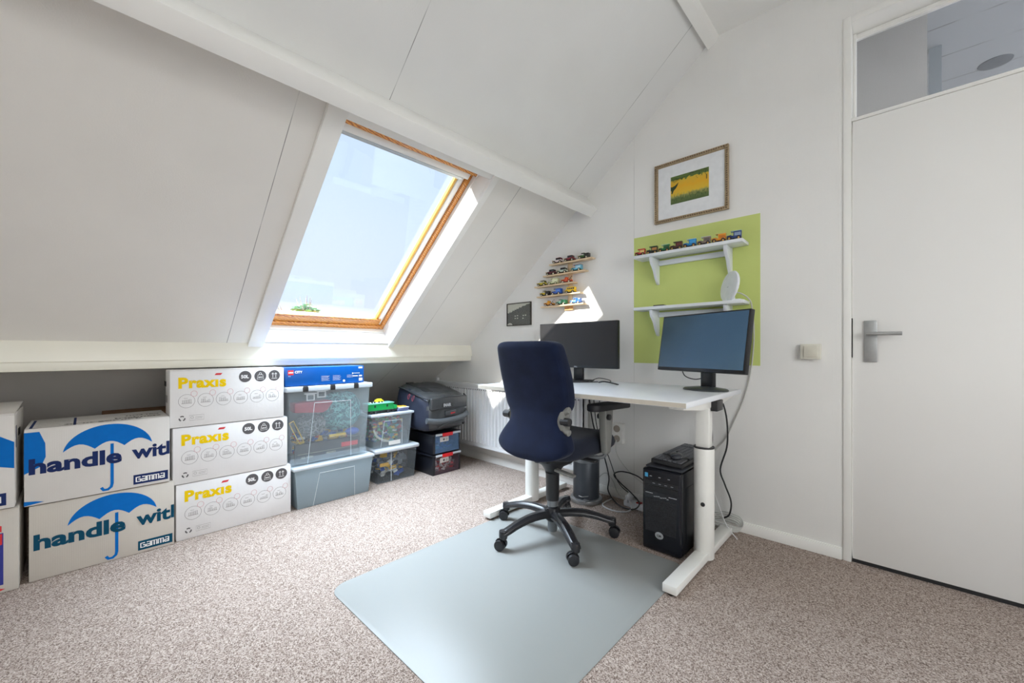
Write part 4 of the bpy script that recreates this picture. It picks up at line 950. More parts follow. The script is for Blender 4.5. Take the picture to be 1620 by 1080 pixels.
tag(obj('toy_wing', MB().prism([(-1.575, .66), (-1.36, .665), (-1.33, .655), (-1.37, .60), (-1.40, .585), (-1.575, .60)], -2.86, -2.76, 'x'), mat('dark_red_plastic', rgb(176, 36, 60), .4), bevel=.004), 'dark red wing shaped toy inside the tall clear bin', 'toy')
def crumple(name, label, c, s, m, seed, cat='plastic bag', amp=.16):
    r = random.Random(seed); bm = bmesh.new(); bmesh.ops.create_icosphere(bm, subdivisions=4, radius=.5)
    ph = [(Vector((r.uniform(-1, 1), r.uniform(-1, 1), r.uniform(-1, 1))) * 9, r.uniform(0, 6)) for _ in range(14)]
    for v in bm.verts:
        d = sum(abs(sin(v.co.dot(p) + q)) for p, q in ph) / 14 - .6
        v.co *= 1 + amp * 2 * d; v.co = Vector((max(-.42, min(.42, v.co.x)) * s[0] * 1.15, max(-.44, min(.44, v.co.y)) * s[1] * 1.12, max(-.45, min(.45, v.co.z)) * s[2] * 1.1))
    me = bpy.data.meshes.new(name); bm.to_mesh(me); bm.free(); me.materials.append(m)
    o = bpy.data.objects.new(name, me); o.location = c; COL.objects.link(o); return tag(o, label, cat)
crumple('plastic_bag', 'crumpled teal plastic bag in the right half of the tall clear bin', (-2.85, -1.245, .575), (.17, .25, .26), frosted('teal_film', rgb(110, 186, 198), .75, .2, 9), 1)
crumple('plastic_bag', 'crumpled clear bag of white parts in the left half of the tall bin', (-2.83, -1.455, .50), (.14, .17, .15), frosted('clear_film', rgb(190, 194, 200), .45, .15, 10), 2)
for k, (y, z, ww) in enumerate(((-1.475, .690, .05), (-1.405, .705, .055))):
    t = thing('toy_window', 'white toy window frame %s in the tall clear bin' % ('left one of the two' if k == 0 else 'with raised top edge, right one of the two'), 'toy', (-2.775, y, z - .02), 0, 'white toy windows in the tall bin')
    M = Matrix(((0, 1, 0, 0), (1, 0, 0, 0), (0, 0, 1, 0), (0, 0, 0, 1)))
    obj('window_frame', MB().frame(-ww / 2, ww / 2, 0, .042, .006, -.006, .006, M).box((-ww * .75, -.006, .042), (ww * .75, .006, .050), M), WHP, t)
bl = tag(obj('blue_ball', MB().ball((-2.80, -1.185, .425), .5, 20, 12, (.07, .10, .055)), mat('blue_rubber', rgb(40, 90, 190), .35)), 'blue rounded toy at the lower right inside the tall clear bin', 'toy')
yt = tag(obj('toy_ladder', MB().frame(-.016, .016, 0, .16, .004, -.003, .003, Matrix.Translation((-2.765, -1.53, .40)) @ Matrix.Rotation(pi / 2, 4, 'Z') @ Matrix.Rotation(radians(-24), 4, 'Y')), mat('yellow_plastic', rgb(230, 190, 60), .4)), 'yellow ladder like toy leaning in the tall clear bin lower left', 'toy')
yb = tag(obj('toy_beam', MB().box((-2.768, -1.36, .415), (-2.750, -1.25, .432), ), mat('yellow_plastic'), bevel=.002), 'pale yellow studded beam lying in the tall clear bin', 'toy')
for i in range(1):
    pass
tb = tag(obj('track_pieces', MB().box((-3.02, -1.56, .03), (-2.735, -1.13, .20)), mat('grey_track', rgb(120, 134, 146), .6, bump=(40, 1.0), noise=(26, .3))), 'grey toy track pieces packed in the low cloudy bin', 'toy track')
cp = tag(obj('curved_pipe', MB().tube([(-2.828, -1.005, .40), (-2.828, -.98, .35), (-2.828, -.93, .315), (-2.828, -.885, .30)], .008, 10, 5), mat('ivory_plastic', rgb(210, 204, 184), .4)), 'ivory curved tube inside the small clear bin', 'toy')
yk = tag(obj('yellow_card', MB().box((-2.796, -.975, .125), (-2.788, -.905, .150)), mat('amber_plastic', rgb(236, 180, 60), .4)), 'amber toy piece at the left inside the smoky floor bin', 'toy')

# green train and blue toy on the small bin
tr = thing('toy_train', 'green toy train wagon with black wheels on the small clear bin', 'toy train', (-2.86, -.93, .5235))
m_tg = mat('toy_green', rgb(20, 160, 80), .3)
obj('wagon_body', MB().box((-.05, -.12, .022), (.04, .085, .070)).box((-.05, .085, .022), (.04, .115, .052)), m_tg, tr, bevel=.002)
obj('wagon_roof', MB().box((-.056, -.125, .070), (.046, .09, .076)), mat('toy_pale_green', rgb(120, 200, 176), .35), tr, bevel=.002)
obj('chassis', MB().box((-.045, -.125, .010), (.035, .115, .022)), m_blk, tr)
for y in (-.10, -.06, .04, .085):
    obj('wheel', MB().cyl((-.05, y, .011), (.04, y, .011), .011, n=14), m_blk, tr)
for y in (-.075, .025): obj('window_slot', MB().box((.04, y, .045), (.042, y + .012, .062)), m_blk, tr)
obj('buffer', MB().box((.0, .115, .028), (.025, .128, .044)), mat('toy_yellow', rgb(226, 206, 50), .4), tr)
yl = thing('toy_vehicle', 'yellow and white toy vehicle lying on top of the green wagon', 'toy', (-2.86, -.975, .600))
obj('vehicle_body', MB().box((-.02, .0, .004), (.015, .06, .018)).prism([(.0, .018), (.055, .018), (.045, .028), (.02, .028)], -.02, .01, 'x'), mat('toy_yellow'), yl, bevel=.001)
obj('vehicle_plate', MB().box((-.02, -.05, .0), (.018, .065, .005)), mat('toy_white', rgb(225, 225, 220), .4), yl)
for y in (-.035, -.015, .02, .045): obj('wheel', MB().cyl((.01, y, .006), (.02, y, .006), .006, n=10), m_blk, yl)
bt2 = thing('toy_boat', 'low blue toy with yellow and white bricks at the right end of the bin lid', 'toy', (-2.85, -.765, .5235))
obj('hull', MB().prism([(-.055, .008), (-.045, .0), (.045, .0), (.055, .022), (-.03, .022)], -.04, .035, 'x'), mat('toy_navy', rgb(90, 96, 130), .4), bt2, bevel=.001)
obj('deck', MB().box((-.04, -.03, .022), (.035, .055, .027)), mat('toy_white'), bt2)
obj('cabin', MB().box((-.02, -.02, .027), (.02, .0, .036)).box((-.02, .015, .027), (.02, .04, .034)), mat('amber_plastic'), bt2, bevel=.001)

# black crates ------------------------------------------------------------
m_crate = mat('black_crate', rgb(22, 24, 32), .35)
m_crw = frosted('clear_crate_front', rgb(96, 130, 170), .42, .15)
m_crw2 = frosted('reddish_crate_front', rgb(150, 120, 130), .10, .15)
def crate(label, z0, z1, mw):
    t = thing('storage_crate', label, 'storage crate', (-2.660, -.455, z0), 0, 'black crates with red clasps'); w = .138; h = z1 - z0
    b = MB().taper((-.37, -w, .0), (-.0, -w + .024, h - .018), (.0, .0)).box((-.37, w - .016, 0), (0, w, h - .018)).box((-.37, -w, 0), (-.355, w, h - .018)).box((-.37, -w, 0), (0, w, .004))
    obj('crate_shell', b, m_crate, t, bevel=.002)
    obj('clear_front', MB().box((-.004, -w + .022, .004), (-.001, w - .014, h - .020)), mw, t, smooth=False)
    obj('crate_lid', MB().box((-.375, -w - .010, h - .018), (-.002, w + .010, h - .008)), m_crate, t, bevel=.003)
    obj('grey_front_bar', MB().box((-.002, -w + .028, h - .026), (.008, w + .004, h - .010)), m_lidg, t, bevel=.002)
    obj('red_clasp', MB().box((.006, -.050, h - .034), (.016, .052, h - .006)), mat('red_clasp_plastic', rgb(214, 22, 28), .3), t, bevel=.003)
    lb = obj('sticker', MB().box((-.001, -.068, h - .078), (.0005, .018, h - .040)), mat('sticker_paper', rgb(206, 200, 196), .6), t, smooth=False)
    M = frameM((.0009, -.030, h - .060), (0, 1, 0), (0, 0, 1)); b = MB(); poly(b, [(-.011, 0), (0, -.011), (.011, 0), (0, .011)], M); obj('black_diamond', b, m_blk, lb, smooth=False)
    b = MB(); 
    for i in range(4): stroke(b, [(.018, .006 - .005 * i), (.038, .006 - .005 * i)], .002, M)
    obj('sticker_text', b, DKG, lb, smooth=False)
    return t
crate('lower black storage crate with red clasp, reddish toys inside, on the floor', 0, .168, m_crw2)
crate('upper black storage crate with red clasp and bluish front', .168, .336, m_crw)
clutter('crate_bricks', 'red and cream toy bricks behind the front of the lower crate', 'toy bricks', -2.80, -2.672, -.582, -.328, .004, .105, cs('red red white dred brown white grey'), 160, 8, .012, .034)
clutter('crate_bricks', 'blue and grey toy pieces behind the front of the upper crate', 'toy bricks', -2.80, -2.672, -.582, -.325, .176, .245, cs('blue blue grey teal black'), 60, 9, .012, .03)

# suitcase ------------------------------------------------------------------
m_tarp = mat('black_tarpaulin', rgb(58, 60, 62), .30, bump=(14, .9), noise=(9, .12), spec=.6)
m_navyf = mat('navy_nylon', rgb(32, 38, 56), .65, bump=(20, .6))
su = thing('travel_bag', 'big black soft travel bag lying on the black crates', 'travel bag', (-2.66, -.46, .3365))
def bag(x0, x1, y0, y1, z0, z1f, z1b, rr, amp, seed):
    bm = bmesh.new(); bmesh.ops.create_cube(bm, size=1.0)
    bmesh.ops.subdivide_edges(bm, edges=bm.edges[:], cuts=15, use_grid_fill=True)
    r = random.Random(seed); ph = [(Vector((r.uniform(-1, 1), r.uniform(-1, 1), r.uniform(-1, 1))) * r.uniform(8, 30), r.uniform(0, 6)) for _ in range(10)]
    for v in bm.verts:
        p = v.co * 2; e_ = 5.0
        n_ = (abs(p.x) ** e_ + abs(p.y) ** e_ + abs(p.z) ** e_) ** (1 / e_); p = p / max(n_, 1e-6) * max(abs(p.x), abs(p.y), abs(p.z))
        fx = (p.x + 1) / 2; x = x0 + (x1 - x0) * fx; zt = z1b + (z1f - z1b) * fx
        q = Vector((x, y0 + (y1 - y0) * (p.y + 1) / 2, z0 + (zt - z0) * (p.z + 1) / 2))
        d = sum(abs(sin(q.dot(a) * 2 + b)) for a, b in ph) / 10 - .6
        nn = p.normalized(); k = 0 if p.z < -.9 else 1
        v.co = q + nn * amp * d * k
    return bm
bm = bag(-.46, .02, -.215, .235, .002, .300, .395, .05, .028, 3)
me = bpy.data.meshes.new('bag_body'); bm.to_mesh(me); bm.free(); me.materials.append(m_tarp); me.materials.append(m_navyf); me.shade_smooth()
for p_ in me.polygons:
    if p_.normal.y < -.55: p_.material_index = 1
o = bpy.data.objects.new('bag_body', me); o.parent = su; COL.objects.link(o)
fp_ = MB().box((-.02, -.17, .185), (.030, .20, .285)); obj('upper_pocket', fp_, m_tarp, su, bevel=.014, seg=4)
obj('bottom_bumper', MB().tube([(.012, -.20, .11), (.030, -.10, .095), (.036, .05, .10), (.020, .18, .12), (-.03, .215, .15)], .024, 12, 6), mat('shiny_black_trim', rgb(84, 88, 92), .25), su)
obj('grab_handle', MB().tube([(.030, -.10, .045), (.045, -.06, .068), (.05, .05, .075), (.045, .14, .07), (.030, .15, .05)], .009, 10, 5), mat('dark_webbing', rgb(52, 54, 56), .5), su)
obj('logo_plate', MB().box((.031, -.065, .205), (.034, .045, .240)), m_blk, su, bevel=.002)
b = MB(); word(b, 'IMAR', -.055, .2095, .034, frameM((.0348, 0, 0), (0, 1, 0), (0, 0, 1)), .002, .95); obj('logo_lettering', b, mat('silver_print'), su, smooth=False)
b = MB(); word(b, 'sport', .015, .148, .020, frameM((.0385, 0, 0), (0, 1, 0), (0, 0, 1)), .001); obj('red_lettering', b, REDP, su, smooth=False)
obj('front_patch', MB().box((.018, -.035, .135), (.038, .075, .175)), m_tarp, su, bevel=.004)
obj('top_zip', MB().tube([(-.38, -.205, .350), (-.30, -.212, .345), (-.15, -.212, .315), (-.03, -.205, .288), (.012, -.16, .275), (.025, 0, .282), (.015, .18, .275), (-.05, .225, .285)], .006, 8, 5), mat('zip_tape', rgb(44, 46, 50), .4), su)
obj('top_strap', MB().prism([(-.40, .372), (-.40, .384), (-.10, .326), (-.10, .314)], -.13, -.06, 'y'), m_blk, su, bevel=.002)
for k, (x, z) in enumerate(((-.13, .30), (-.19, .31))):
    obj('zip_pull', MB().tube([(x, -.220, z), (x - .012, -.232, z - .02), (x, -.236, z - .045), (x + .012, -.230, z - .02), (x, -.220, z)], .0022, 6, 4), mat('dark_red_cord', rgb(120, 30, 44), .5), su)
# ================================================================== office chair
CC = Vector((-1.350, -.745, .0014))
ch = thing('office_chair', 'navy blue swivel office chair on five black castors on the floor mat', 'office chair', CC, 0)
m_navy = mat('navy_upholstery', rgb(19, 28, 52), .9, bump=(500, .25), noise=(12, .22), sheen=.08, spec=.15)
m_seat = mat('dark_seat_fabric', rgb(34, 38, 50), .9, bump=(500, .25), noise=(14, .12), sheen=.08, spec=.15)
m_nyl = mat('dark_nylon_base', rgb(40, 40, 43), .25, noise=(8, .05))
m_gry = mat('grey_arm_plastic', rgb(128, 128, 124), .45)
m_lift = mat('grey_steel_lift', rgb(128, 132, 136), .35, .5)
# five legs with castors: floor directions measured round the column
for k, (ax, ay) in enumerate(((-.071, -.322), (.278, -.178), (.255, .205), (-.125, .312), (-.318, -.034))):
    a = math.atan2(ay, ax); R = .322
    Mz = Matrix.Rotation(a, 4, 'Z'); b = MB(); n_ = 9; secs = []
    for i in range(n_):
        u = i / (n_ - 1); r = .018 + u * (R - .012)
        zc = .120 + .012 * sin(pi * min(1, u * 1.1)) - .035 * u ** 2.2
        wd_ = .030 - .006 * u; hh = .034 - .008 * u
        if u > .95: hh = .024
        secs.append([(r, -wd_, zc - hh * .55), (r, wd_, zc - hh * .55), (r, wd_ * .95, zc + hh * .05), (r, wd_ * .45, zc + hh * .5), (r, -wd_ * .45, zc + hh * .5), (r, -wd_ * .95, zc + hh * .05)])
    vs = [p for s_ in secs for p in s_]; m_ = 6
    fs = [(i * m_ + j, i * m_ + (j + 1) % m_, (i + 1) * m_ + (j + 1) % m_, (i + 1) * m_ + j) for i in range(n_ - 1) for j in range(m_)] + [tuple(range(m_)), tuple(range((n_ - 1) * m_, n_ * m_))]
    b.add(vs, fs, Mz)
    b.lathe([(.020, .058), (.022, .075), (.021, .10), (.001, .101)], tuple(Mz @ Vector((R - .004, 0, 0))), 16)
    lg = obj('leg', b, m_nyl, ch, bevel=.003)
    # castor: twin wheels and hood, trailing at its own angle
    ca = (200, 230, 20, 150, 215)[k]; Mc = Matrix.Translation(Mz @ Vector((R - .004, 0, 0))) @ Matrix.Rotation(radians(ca), 4, 'Z')
    c = MB()
    def CP(p): return tuple(Mc @ Vector(p))
    for s_ in (-1, 1): c.cyl(CP((.014, s_ * .006, .0285)), CP((.014, s_ * .026, .0285)), .0265, n=28)
    obj('castor_wheels', c, mat('black_castor', rgb(30, 30, 34), .4), lg, bevel=.003)
    hd_ = MB()
    prof = [(.014 + .031 * cos(radians(d)), .0285 + .031 * sin(radians(d))) for d in range(20, 200, 15)] + [(-.012, .030), (-.006, .062), (.006, .062)]
    hd_.prism(prof, -.0055, .0055, 'y', Mc); hd_.cyl(CP((0, 0, .05)), CP((0, 0, .075)), .007)
    obj('castor_hood', hd_, m_nyl, lg, bevel=.001)
obj('hub', MB().lathe([(.030, .078), (.042, .090), (.044, .120), (.040, .150), (.028, .158), (.001, .158)], (0, 0, 0), 32), m_nyl, ch)
obj('lift_foot', MB().lathe([(.001, .022), (.024, .022), (.026, .03), (.026, .08)], (0, 0, 0), 28), m_lift, ch)
obj('gas_lift', MB().cyl((0, 0, .15), (0, 0, .20), .0290, n=32), m_lift, ch)
obj('lift_cover', MB().lathe([(.030, .188), (.035, .190), (.037, .33), (.040, .338)], (0, 0, 0), 32), m_blk, ch)
TH = radians(90); MF = Matrix.Rotation(TH - pi / 2, 4, 'Z')     # local: +y is where the sitter faces, +x is the sitter's right
b = MB().lathe([(.037, .325), (.046, .350), (.066, .378), (.112, .402), (.128, .418), (.125, .432), (.02, .440)], (0, 0, 0), 32, MF @ Matrix.Scale(.82, 4, (0, 1, 0)))
b.box((-.07, -.14, .42), (.07, .14, .462), MF)
obj('mechanism', b, m_blk, ch, bevel=.006)
obj('lever', MB().box((.06, -.12, .395), (.175, -.090, .408), MF @ Matrix.Rotation(radians(6), 4, 'Y')), m_gry, ch, bevel=.004)
obj('paddle', MB().box((.12, .02, .428), (.255, .055, .442), MF), m_blk, ch, bevel=.006, seg=3)
# seat cushion
bm = bmesh.new(); N1 = 26; vsg = []
def sup(u, v, w_, d_, e_=4.5):
    return 0
top_v = {}
def seat_pt(i, j, side):
    a = 2 * pi * i / N1; k = sin(pi / 2 * j / 8.0)
    ca, sa = cos(a), sin(a); e_ = 4.6
    n_ = (abs(ca) ** e_ + abs(sa) ** e_) ** (-1 / e_)
    x = ca * n_ * .238 * k; y = sa * n_ * .268 * k
    edge = (1 - k ** 9) ** .5 if k < .9999 else 0
    front = max(0, (y - .13) / .13); 
    if side > 0: z = .500 + .058 * edge - .014 * front ** 2 + .012 * (x / .24) ** 2 * edge
    else: z = .500 - .048 * edge + .0 * front
    return MF @ Vector((x * .93 + .022, y + .062, z - .006))
b = MB(); vs = []; fs = []
for side in (1, -1):
    base = len(vs)
    vs.append(tuple(seat_pt(0, 0, side)))
    for j in range(1, 9): vs += [tuple(seat_pt(i, j, side)) for i in range(N1)]
    fs += [(base, base + 1 + i, base + 1 + (i + 1) % N1) for i in range(N1)]
    fs += [(base + 1 + (j - 1) * N1 + i, base + 1 + j * N1 + i, base + 1 + j * N1 + (i + 1) % N1, base + 1 + (j - 1) * N1 + (i + 1) % N1) for j in range(1, 8) for i in range(N1)]
b.add(vs, fs); o = obj('seat', b, m_seat, ch, smooth=True)
wm = bmesh.new(); wm.from_mesh(o.data); bmesh.ops.remove_doubles(wm, verts=wm.verts, dist=.0005); bmesh.ops.recalc_face_normals(wm, faces=wm.faces); wm.to_mesh(o.data); wm.free(); o.data.shade_smooth()
# backrest: outline half widths by height; slab curved round the sitter
prof = [(.463, .060), (.468, .105), (.478, .150), (.492, .185), (.510, .214), (.530, .226), (.555, .219), (.590, .198), (.615, .177), (.640, .158), (.660, .154), (.680, .160), (.700, .176), (.718, .193), (.745, .202), (.80, .207), (.87, .209), (.93, .204), (.98, .197), (1.012, .194), (1.028, .186), (1.038, .168), (1.042, .13)]
CX = .045; NB = 22; vs = []; fs = []
YB = [(.463, -.285), (.53, -.275), (.62, -.248), (.70, -.232), (.76, -.236), (.87, -.266), (.98, -.300), (1.041, -.316)]
def back_y(z, u):       # y of the rear surface; lumbar curve and recline
    for (a, p_), (b, q_) in zip(YB, YB[1:]):
        if z <= b: return p_ + (q_ - p_) * (z - a) / (b - a) + .012 * u * u
    return YB[-1][1]
rows = []
for s_ in (0, 1):
    for z, w_ in prof:
        r_ = []
        for i in range(NB + 1):
            u = -1 + 2 * i / NB; x = CX + w_ * u
            uu = x - CX; yb = back_y(z, uu / .21)
            endz = max(0.0, min((z - .460) / .03, (1.044 - z) / .03, 1)); th_ = .082 + .012 * abs(u) ** 3
            y = yb if s_ == 0 else yb + th_ - .030 * (1 - endz ** .5)
            if s_ == 0: y = yb + .022 * (1 - (max(0, 1 - abs(u) ** 6)) ** .5) + .026 * (1 - endz ** .5)
            r_.append(len(vs)); vs.append(tuple(MF @ Vector((x, y, z))))
        rows.append(r_)
nr = len(prof)
for s_ in (0, 1):
    for j in range(nr - 1):
        for i in range(NB):
            a, b_, c, d = rows[s_ * nr + j][i], rows[s_ * nr + j][i + 1], rows[s_ * nr + j + 1][i + 1], rows[s_ * nr + j + 1][i]
            fs.append((a, b_, c, d))
for j in range(nr - 1):
    for i in (0, NB): fs.append((rows[j][i], rows[j + 1][i], rows[nr + j + 1][i], rows[nr + j][i]))
for j in (0, nr - 1):
    for i in range(NB): fs.append((rows[j][i], rows[j][i + 1], rows[nr + j][i + 1], rows[nr + j][i]))
b = MB().add(vs, fs); o = obj('backrest', b, m_navy, ch)
o.data.shade_smooth()
sm = o.modifiers.new('smooth', 'SUBSURF'); sm.levels = 1; sm.render_levels = 2
# grey plastic side pieces and knobs at the waist
for s_ in (-1, 1):
    arc = [(CX + s_ * (.210 - .050 * sin(radians(d))), -.195, .664 + .054 * cos(radians(d))) for d in (range(5, 176, 17) if s_ > 0 else range(60, 121, 15))]
    g = MB().tube([tuple(MF @ Vector((x, y, z))) for x, y, z in arc], .016, 12, 3)
    g.box((CX + s_ * .15 - .012, -.215, .62), (CX + s_ * .15 + .022 * s_ + .012, -.16, .71), MF)
    obj('waist_piece', g, m_gry, ch, bevel=.003)
    p0 = MF @ Vector((CX + s_ * .165, -.200, .662)); p1 = MF @ Vector((CX + s_ * .212, -.200, .662))
    kb_ = MB().cyl(tuple(p0), tuple(p1), .021, .019, n=12); obj('knob', kb_, m_blk, ch, bevel=.003, smooth=False)
# arms
for s_ in (-1, 1):
    x = s_ * .262 + .012
    post = MB(); secs = [(.468, .013, .017), (.48, .017, .022), (.56, .020, .030), (.66, .022, .036), (.692, .022, .038)]
    vv = []
    for z, hx, hy in secs: vv += [tuple(MF @ Vector((x + dx * hx, .090 + dy * hy, z))) for dx, dy in ((-1, -1), (1, -1), (1, 1), (-1, 1))]
    post.add(vv, [(i * 4 + j, i * 4 + (j + 1) % 4, (i + 1) * 4 + (j + 1) % 4, (i + 1) * 4 + j) for i in range(len(secs) - 1) for j in range(4)] + [(0, 1, 2, 3), (16, 17, 18, 19)])
    ap = obj('armrest_post', post, m_gry, ch, bevel=.006, seg=3)
    obj('arm_bracket', MB().tube([tuple(MF @ Vector(q)) for q in ((s_ * .262 + .012, .090, .475), (s_ * .25 + .008, .085, .450), (s_ * .19, .06, .440), (s_ * .08, .03, .44))], .010, 10, 4), m_lift, ch)
    q0 = MF @ Vector((x + .020 * s_, .072, .660)); q1 = MF @ Vector((x + .036 * s_, .072, .660))
    obj('arm_button', MB().cyl(tuple(q0), tuple(q1), .015, n=20).cyl(tuple(MF @ Vector((x - .022 * s_, .072, .660))), tuple(MF @ Vector((x - .034 * s_, .072, .660))), .014, n=20), m_blk, ap, bevel=.002)
    Mp = MF @ Matrix.Translation((x, .125, .692)) @ Matrix.Rotation(radians(-8 * s_), 4, 'Z')
    pts = [(.040 * cos(radians(d)) * (1 if abs(sin(radians(d))) < .99 else 1), (.110 if sin(radians(d)) > 0 else -.110) + .045 * sin(radians(d))) for d in range(0, 360, 15)]
    obj('armrest_pad', MB().prism(pts, 0, .036, 'z', Mp), mat('black_soft_pad', rgb(30, 30, 34), .5), ch, bevel=.008, seg=3)
obj('back_support', MB().tube([tuple(MF @ Vector(q)) for q in ((0, -.10, .43), (.01, -.15, .44), (.02, -.165, .50), (.03, -.165, .60))], .018, 12, 5), m_blk, ch)
# ================================================================== toy cars, each built facing -x
m_tyre = mat('dark_tyre', rgb(34, 30, 30), .6); m_gold = mat('brass_wheel', rgb(196, 160, 90), .35, .5); m_cream = mat('cream_wheel', rgb(224, 214, 184), .5)
m_glz = mat('dark_glazing', rgb(40, 44, 50), .2)
def cm_(c):
    return mat('enamel_%d_%d_%d' % c, rgb(*c), .25, noise=(60, .05), coat=.3)
def toy(kind, label, x, y, z, L_, body, roof, fender, trim, group, rz=0, hub=None, cat='toy car'):
    """kinds: saloon, tourer, van, bus, truck, tow"""
    t = thing({'van': 'toy_van', 'bus': 'toy_bus', 'truck': 'toy_truck', 'tow': 'toy_tow_truck'}.get(kind, 'toy_car'), label, cat, (x, y, z), rz, group)
    s = L_ / .06; W = .0115 * s
    B = lambda lo, hi: ((lo[0] * s, lo[1] * s, lo[2] * s), (hi[0] * s, hi[1] * s, hi[2] * s))
    def P(name, parts, col, bev=.0008):
        b = MB()
        for q in parts:
            if q[0] == 'b': b.box(*B(q[1], q[2]))
            elif q[0] == 'p': b.prism([(u * s, v * s) for u, v in q[1]], q[2] * s, q[3] * s, 'y')
            elif q[0] == 'c': b.cyl(tuple(v * s for v in q[1]), tuple(v * s for v in q[2]), q[3] * s, n=14)
        return obj(name, b, cm_(col), t, bevel=bev * s)
    # chassis with four curved wings
    wing = lambda cx: [(cx - .0085, .006), (cx - .0075, .0105), (cx - .003, .0135), (cx + .003, .0135), (cx + .0075, .0100), (cx + .011, .005), (cx + .0085, .0045), (cx + .005, .0085), (cx, .0110), (cx - .005, .0090), (cx - .0065, .006)]
    P('chassis', [('b', (-.028, -.0085, .0045), (.028, .0085, .0070)), ('p', wing(-.018), -.0125, -.0080), ('p', wing(-.018), .0080, .0125), ('p', wing(.018), -.0125, -.0080), ('p', wing(.018), .0080, .0125), ('b', (-.010, -.0125, .0045), (.010, .0125, .0058))], fender)
    hood = ('p', [(-.028, .007), (-.028, .0155), (-.026, .0172), (-.010, .0185), (-.010, .007)], -.0058, .0058)
    if kind in ('saloon', 'tourer'):
        P('body', [hood, ('p', [(-.010, .007), (-.010, .0175), (.022, .0175), (.027, .013), (.028, .007)], -.0088, .0088)], body)
        P('roof', [('p', [(-.009, .0255), (-.008, .0275), (.018, .0280), (.022, .0245)], -.0092, .0092), ('b', (-.009, -.0088, .0175), (-.0078, -.0078, .026)), ('b', (-.009, .0078, .0175), (-.0078, .0088, .026)), ('b', (.005, -.0088, .0175), (.0065, -.0080, .026)), ('b', (.018, -.0088, .0175), (.0215, .0088, .026))], roof)
        if kind == 'saloon': obj('glazing', MB().box(*B((-.0078, -.0080, .0175), (.018, .0080, .0258))), m_glz, t)
    elif kind == 'van':
        P('body', [hood, ('b', (-.010, -.0090, .007), (-.002, .0090, .0150)), ('b', (-.002, -.0102, .007), (.029, .0102, .0290))], body)
        P('roof', [('p', [(-.013, .0280), (-.011, .0302), (.029, .0305), (.0295, .0285)], -.0108, .0108), ('b', (-.010, -.0092, .015), (-.009, -.0082, .029)), ('b', (-.010, .0082, .015), (-.009, .0092, .029))], roof)
        P('side_panel', [('b', (.002, -.0106, .014), (.026, -.0101, .0245))], trim, .0001)
    elif kind == 'bus':
        P('body', [('p', [(-.028, .007), (-.029, .016), (-.022, .0175), (-.018, .0290), (.029, .0290), (.029, .007)], -.0102, .0102)], body)
        P('roof', [('p', [(-.020, .0285), (-.017, .0308), (.028, .0310), (.0295, .0290)], -.0106, .0106)], roof)
        wb_ = MB()
        for i in range(4): wb_.box(*B((-.013 + .0105 * i, -.0106, .0195), (-.005 + .0105 * i, -.0100, .0265)))
        obj('window_row', wb_, m_glz, t)
    elif kind == 'truck':
        P('body', [hood, ('b', (-.010, -.0090, .007), (.004, .0090, .0165)), ('b', (.003, -.0090, .0165), (.0045, .0090, .0255))], body)
        P('roof', [('b', (-.011, -.0095, .0250), (.006, .0095, .0275)), ('b', (-.010, -.0092, .0165), (-.0088, -.0082, .0255)), ('b', (-.010, .0082, .0165), (-.0088, .0092, .0255))], roof)
        P('load_bed', [('b', (.0065, -.0105, .0075), (.029, .0105, .0245))], trim)
    elif kind == 'tow':
        P('body', [hood, ('p', [(-.010, .007), (-.010, .0175), (-.006, .0255), (.004, .0255), (.004, .007)], -.0088, .0088), ('b', (.004, -.0095, .007), (.029, .0095, .0135))], body)
        P('roof', [('b', (-.007, -.0092, .0255), (.005, .0092, .0275))], roof)
        b = MB().tube([(.010 * s, 0, .013 * s), (.020 * s, 0, .022 * s), (.030 * s, 0, .033 * s)], .0012 * s, 6, 0).tube([(.024 * s, 0, .0135 * s), (.022 * s, 0, .024 * s)], .001 * s, 6, 0).tube([(.030 * s, 0, .033 * s), (.030 * s, 0, .024 * s)], .0006 * s, 6, 0)
        obj('crane', b, cm_(trim), t)
    g = MB().box(*B((-.0292, -.0055, .0075), (-.0280, .0055, .0165))).ball((-.0285 * s, -.0085 * s, .0155 * s), .0022 * s, 8, 6).ball((-.0285 * s, .0085 * s, .0155 * s), .0022 * s, 8, 6)
    obj('grille_and_lamps', g, m_gold, t)
    for wx in (-.018, .018):
        for sd in (-1, 1):
            w_ = obj('wheel', MB().cyl((wx * s, sd * .0085 * s, .0055 * s), (wx * s, sd * .0118 * s, .0055 * s), .0055 * s, n=16), m_tyre, t, bevel=.0004)
            obj('hub', MB().cyl((wx * s, sd * .0115 * s, .0055 * s), (wx * s, sd * .0122 * s, .0055 * s), .0036 * s, n=12), hub or m_cream, w_)
    return t
BLK = (26, 24, 26)
GW = 'toy vans on the upper white shelf'
zz = 1.5875
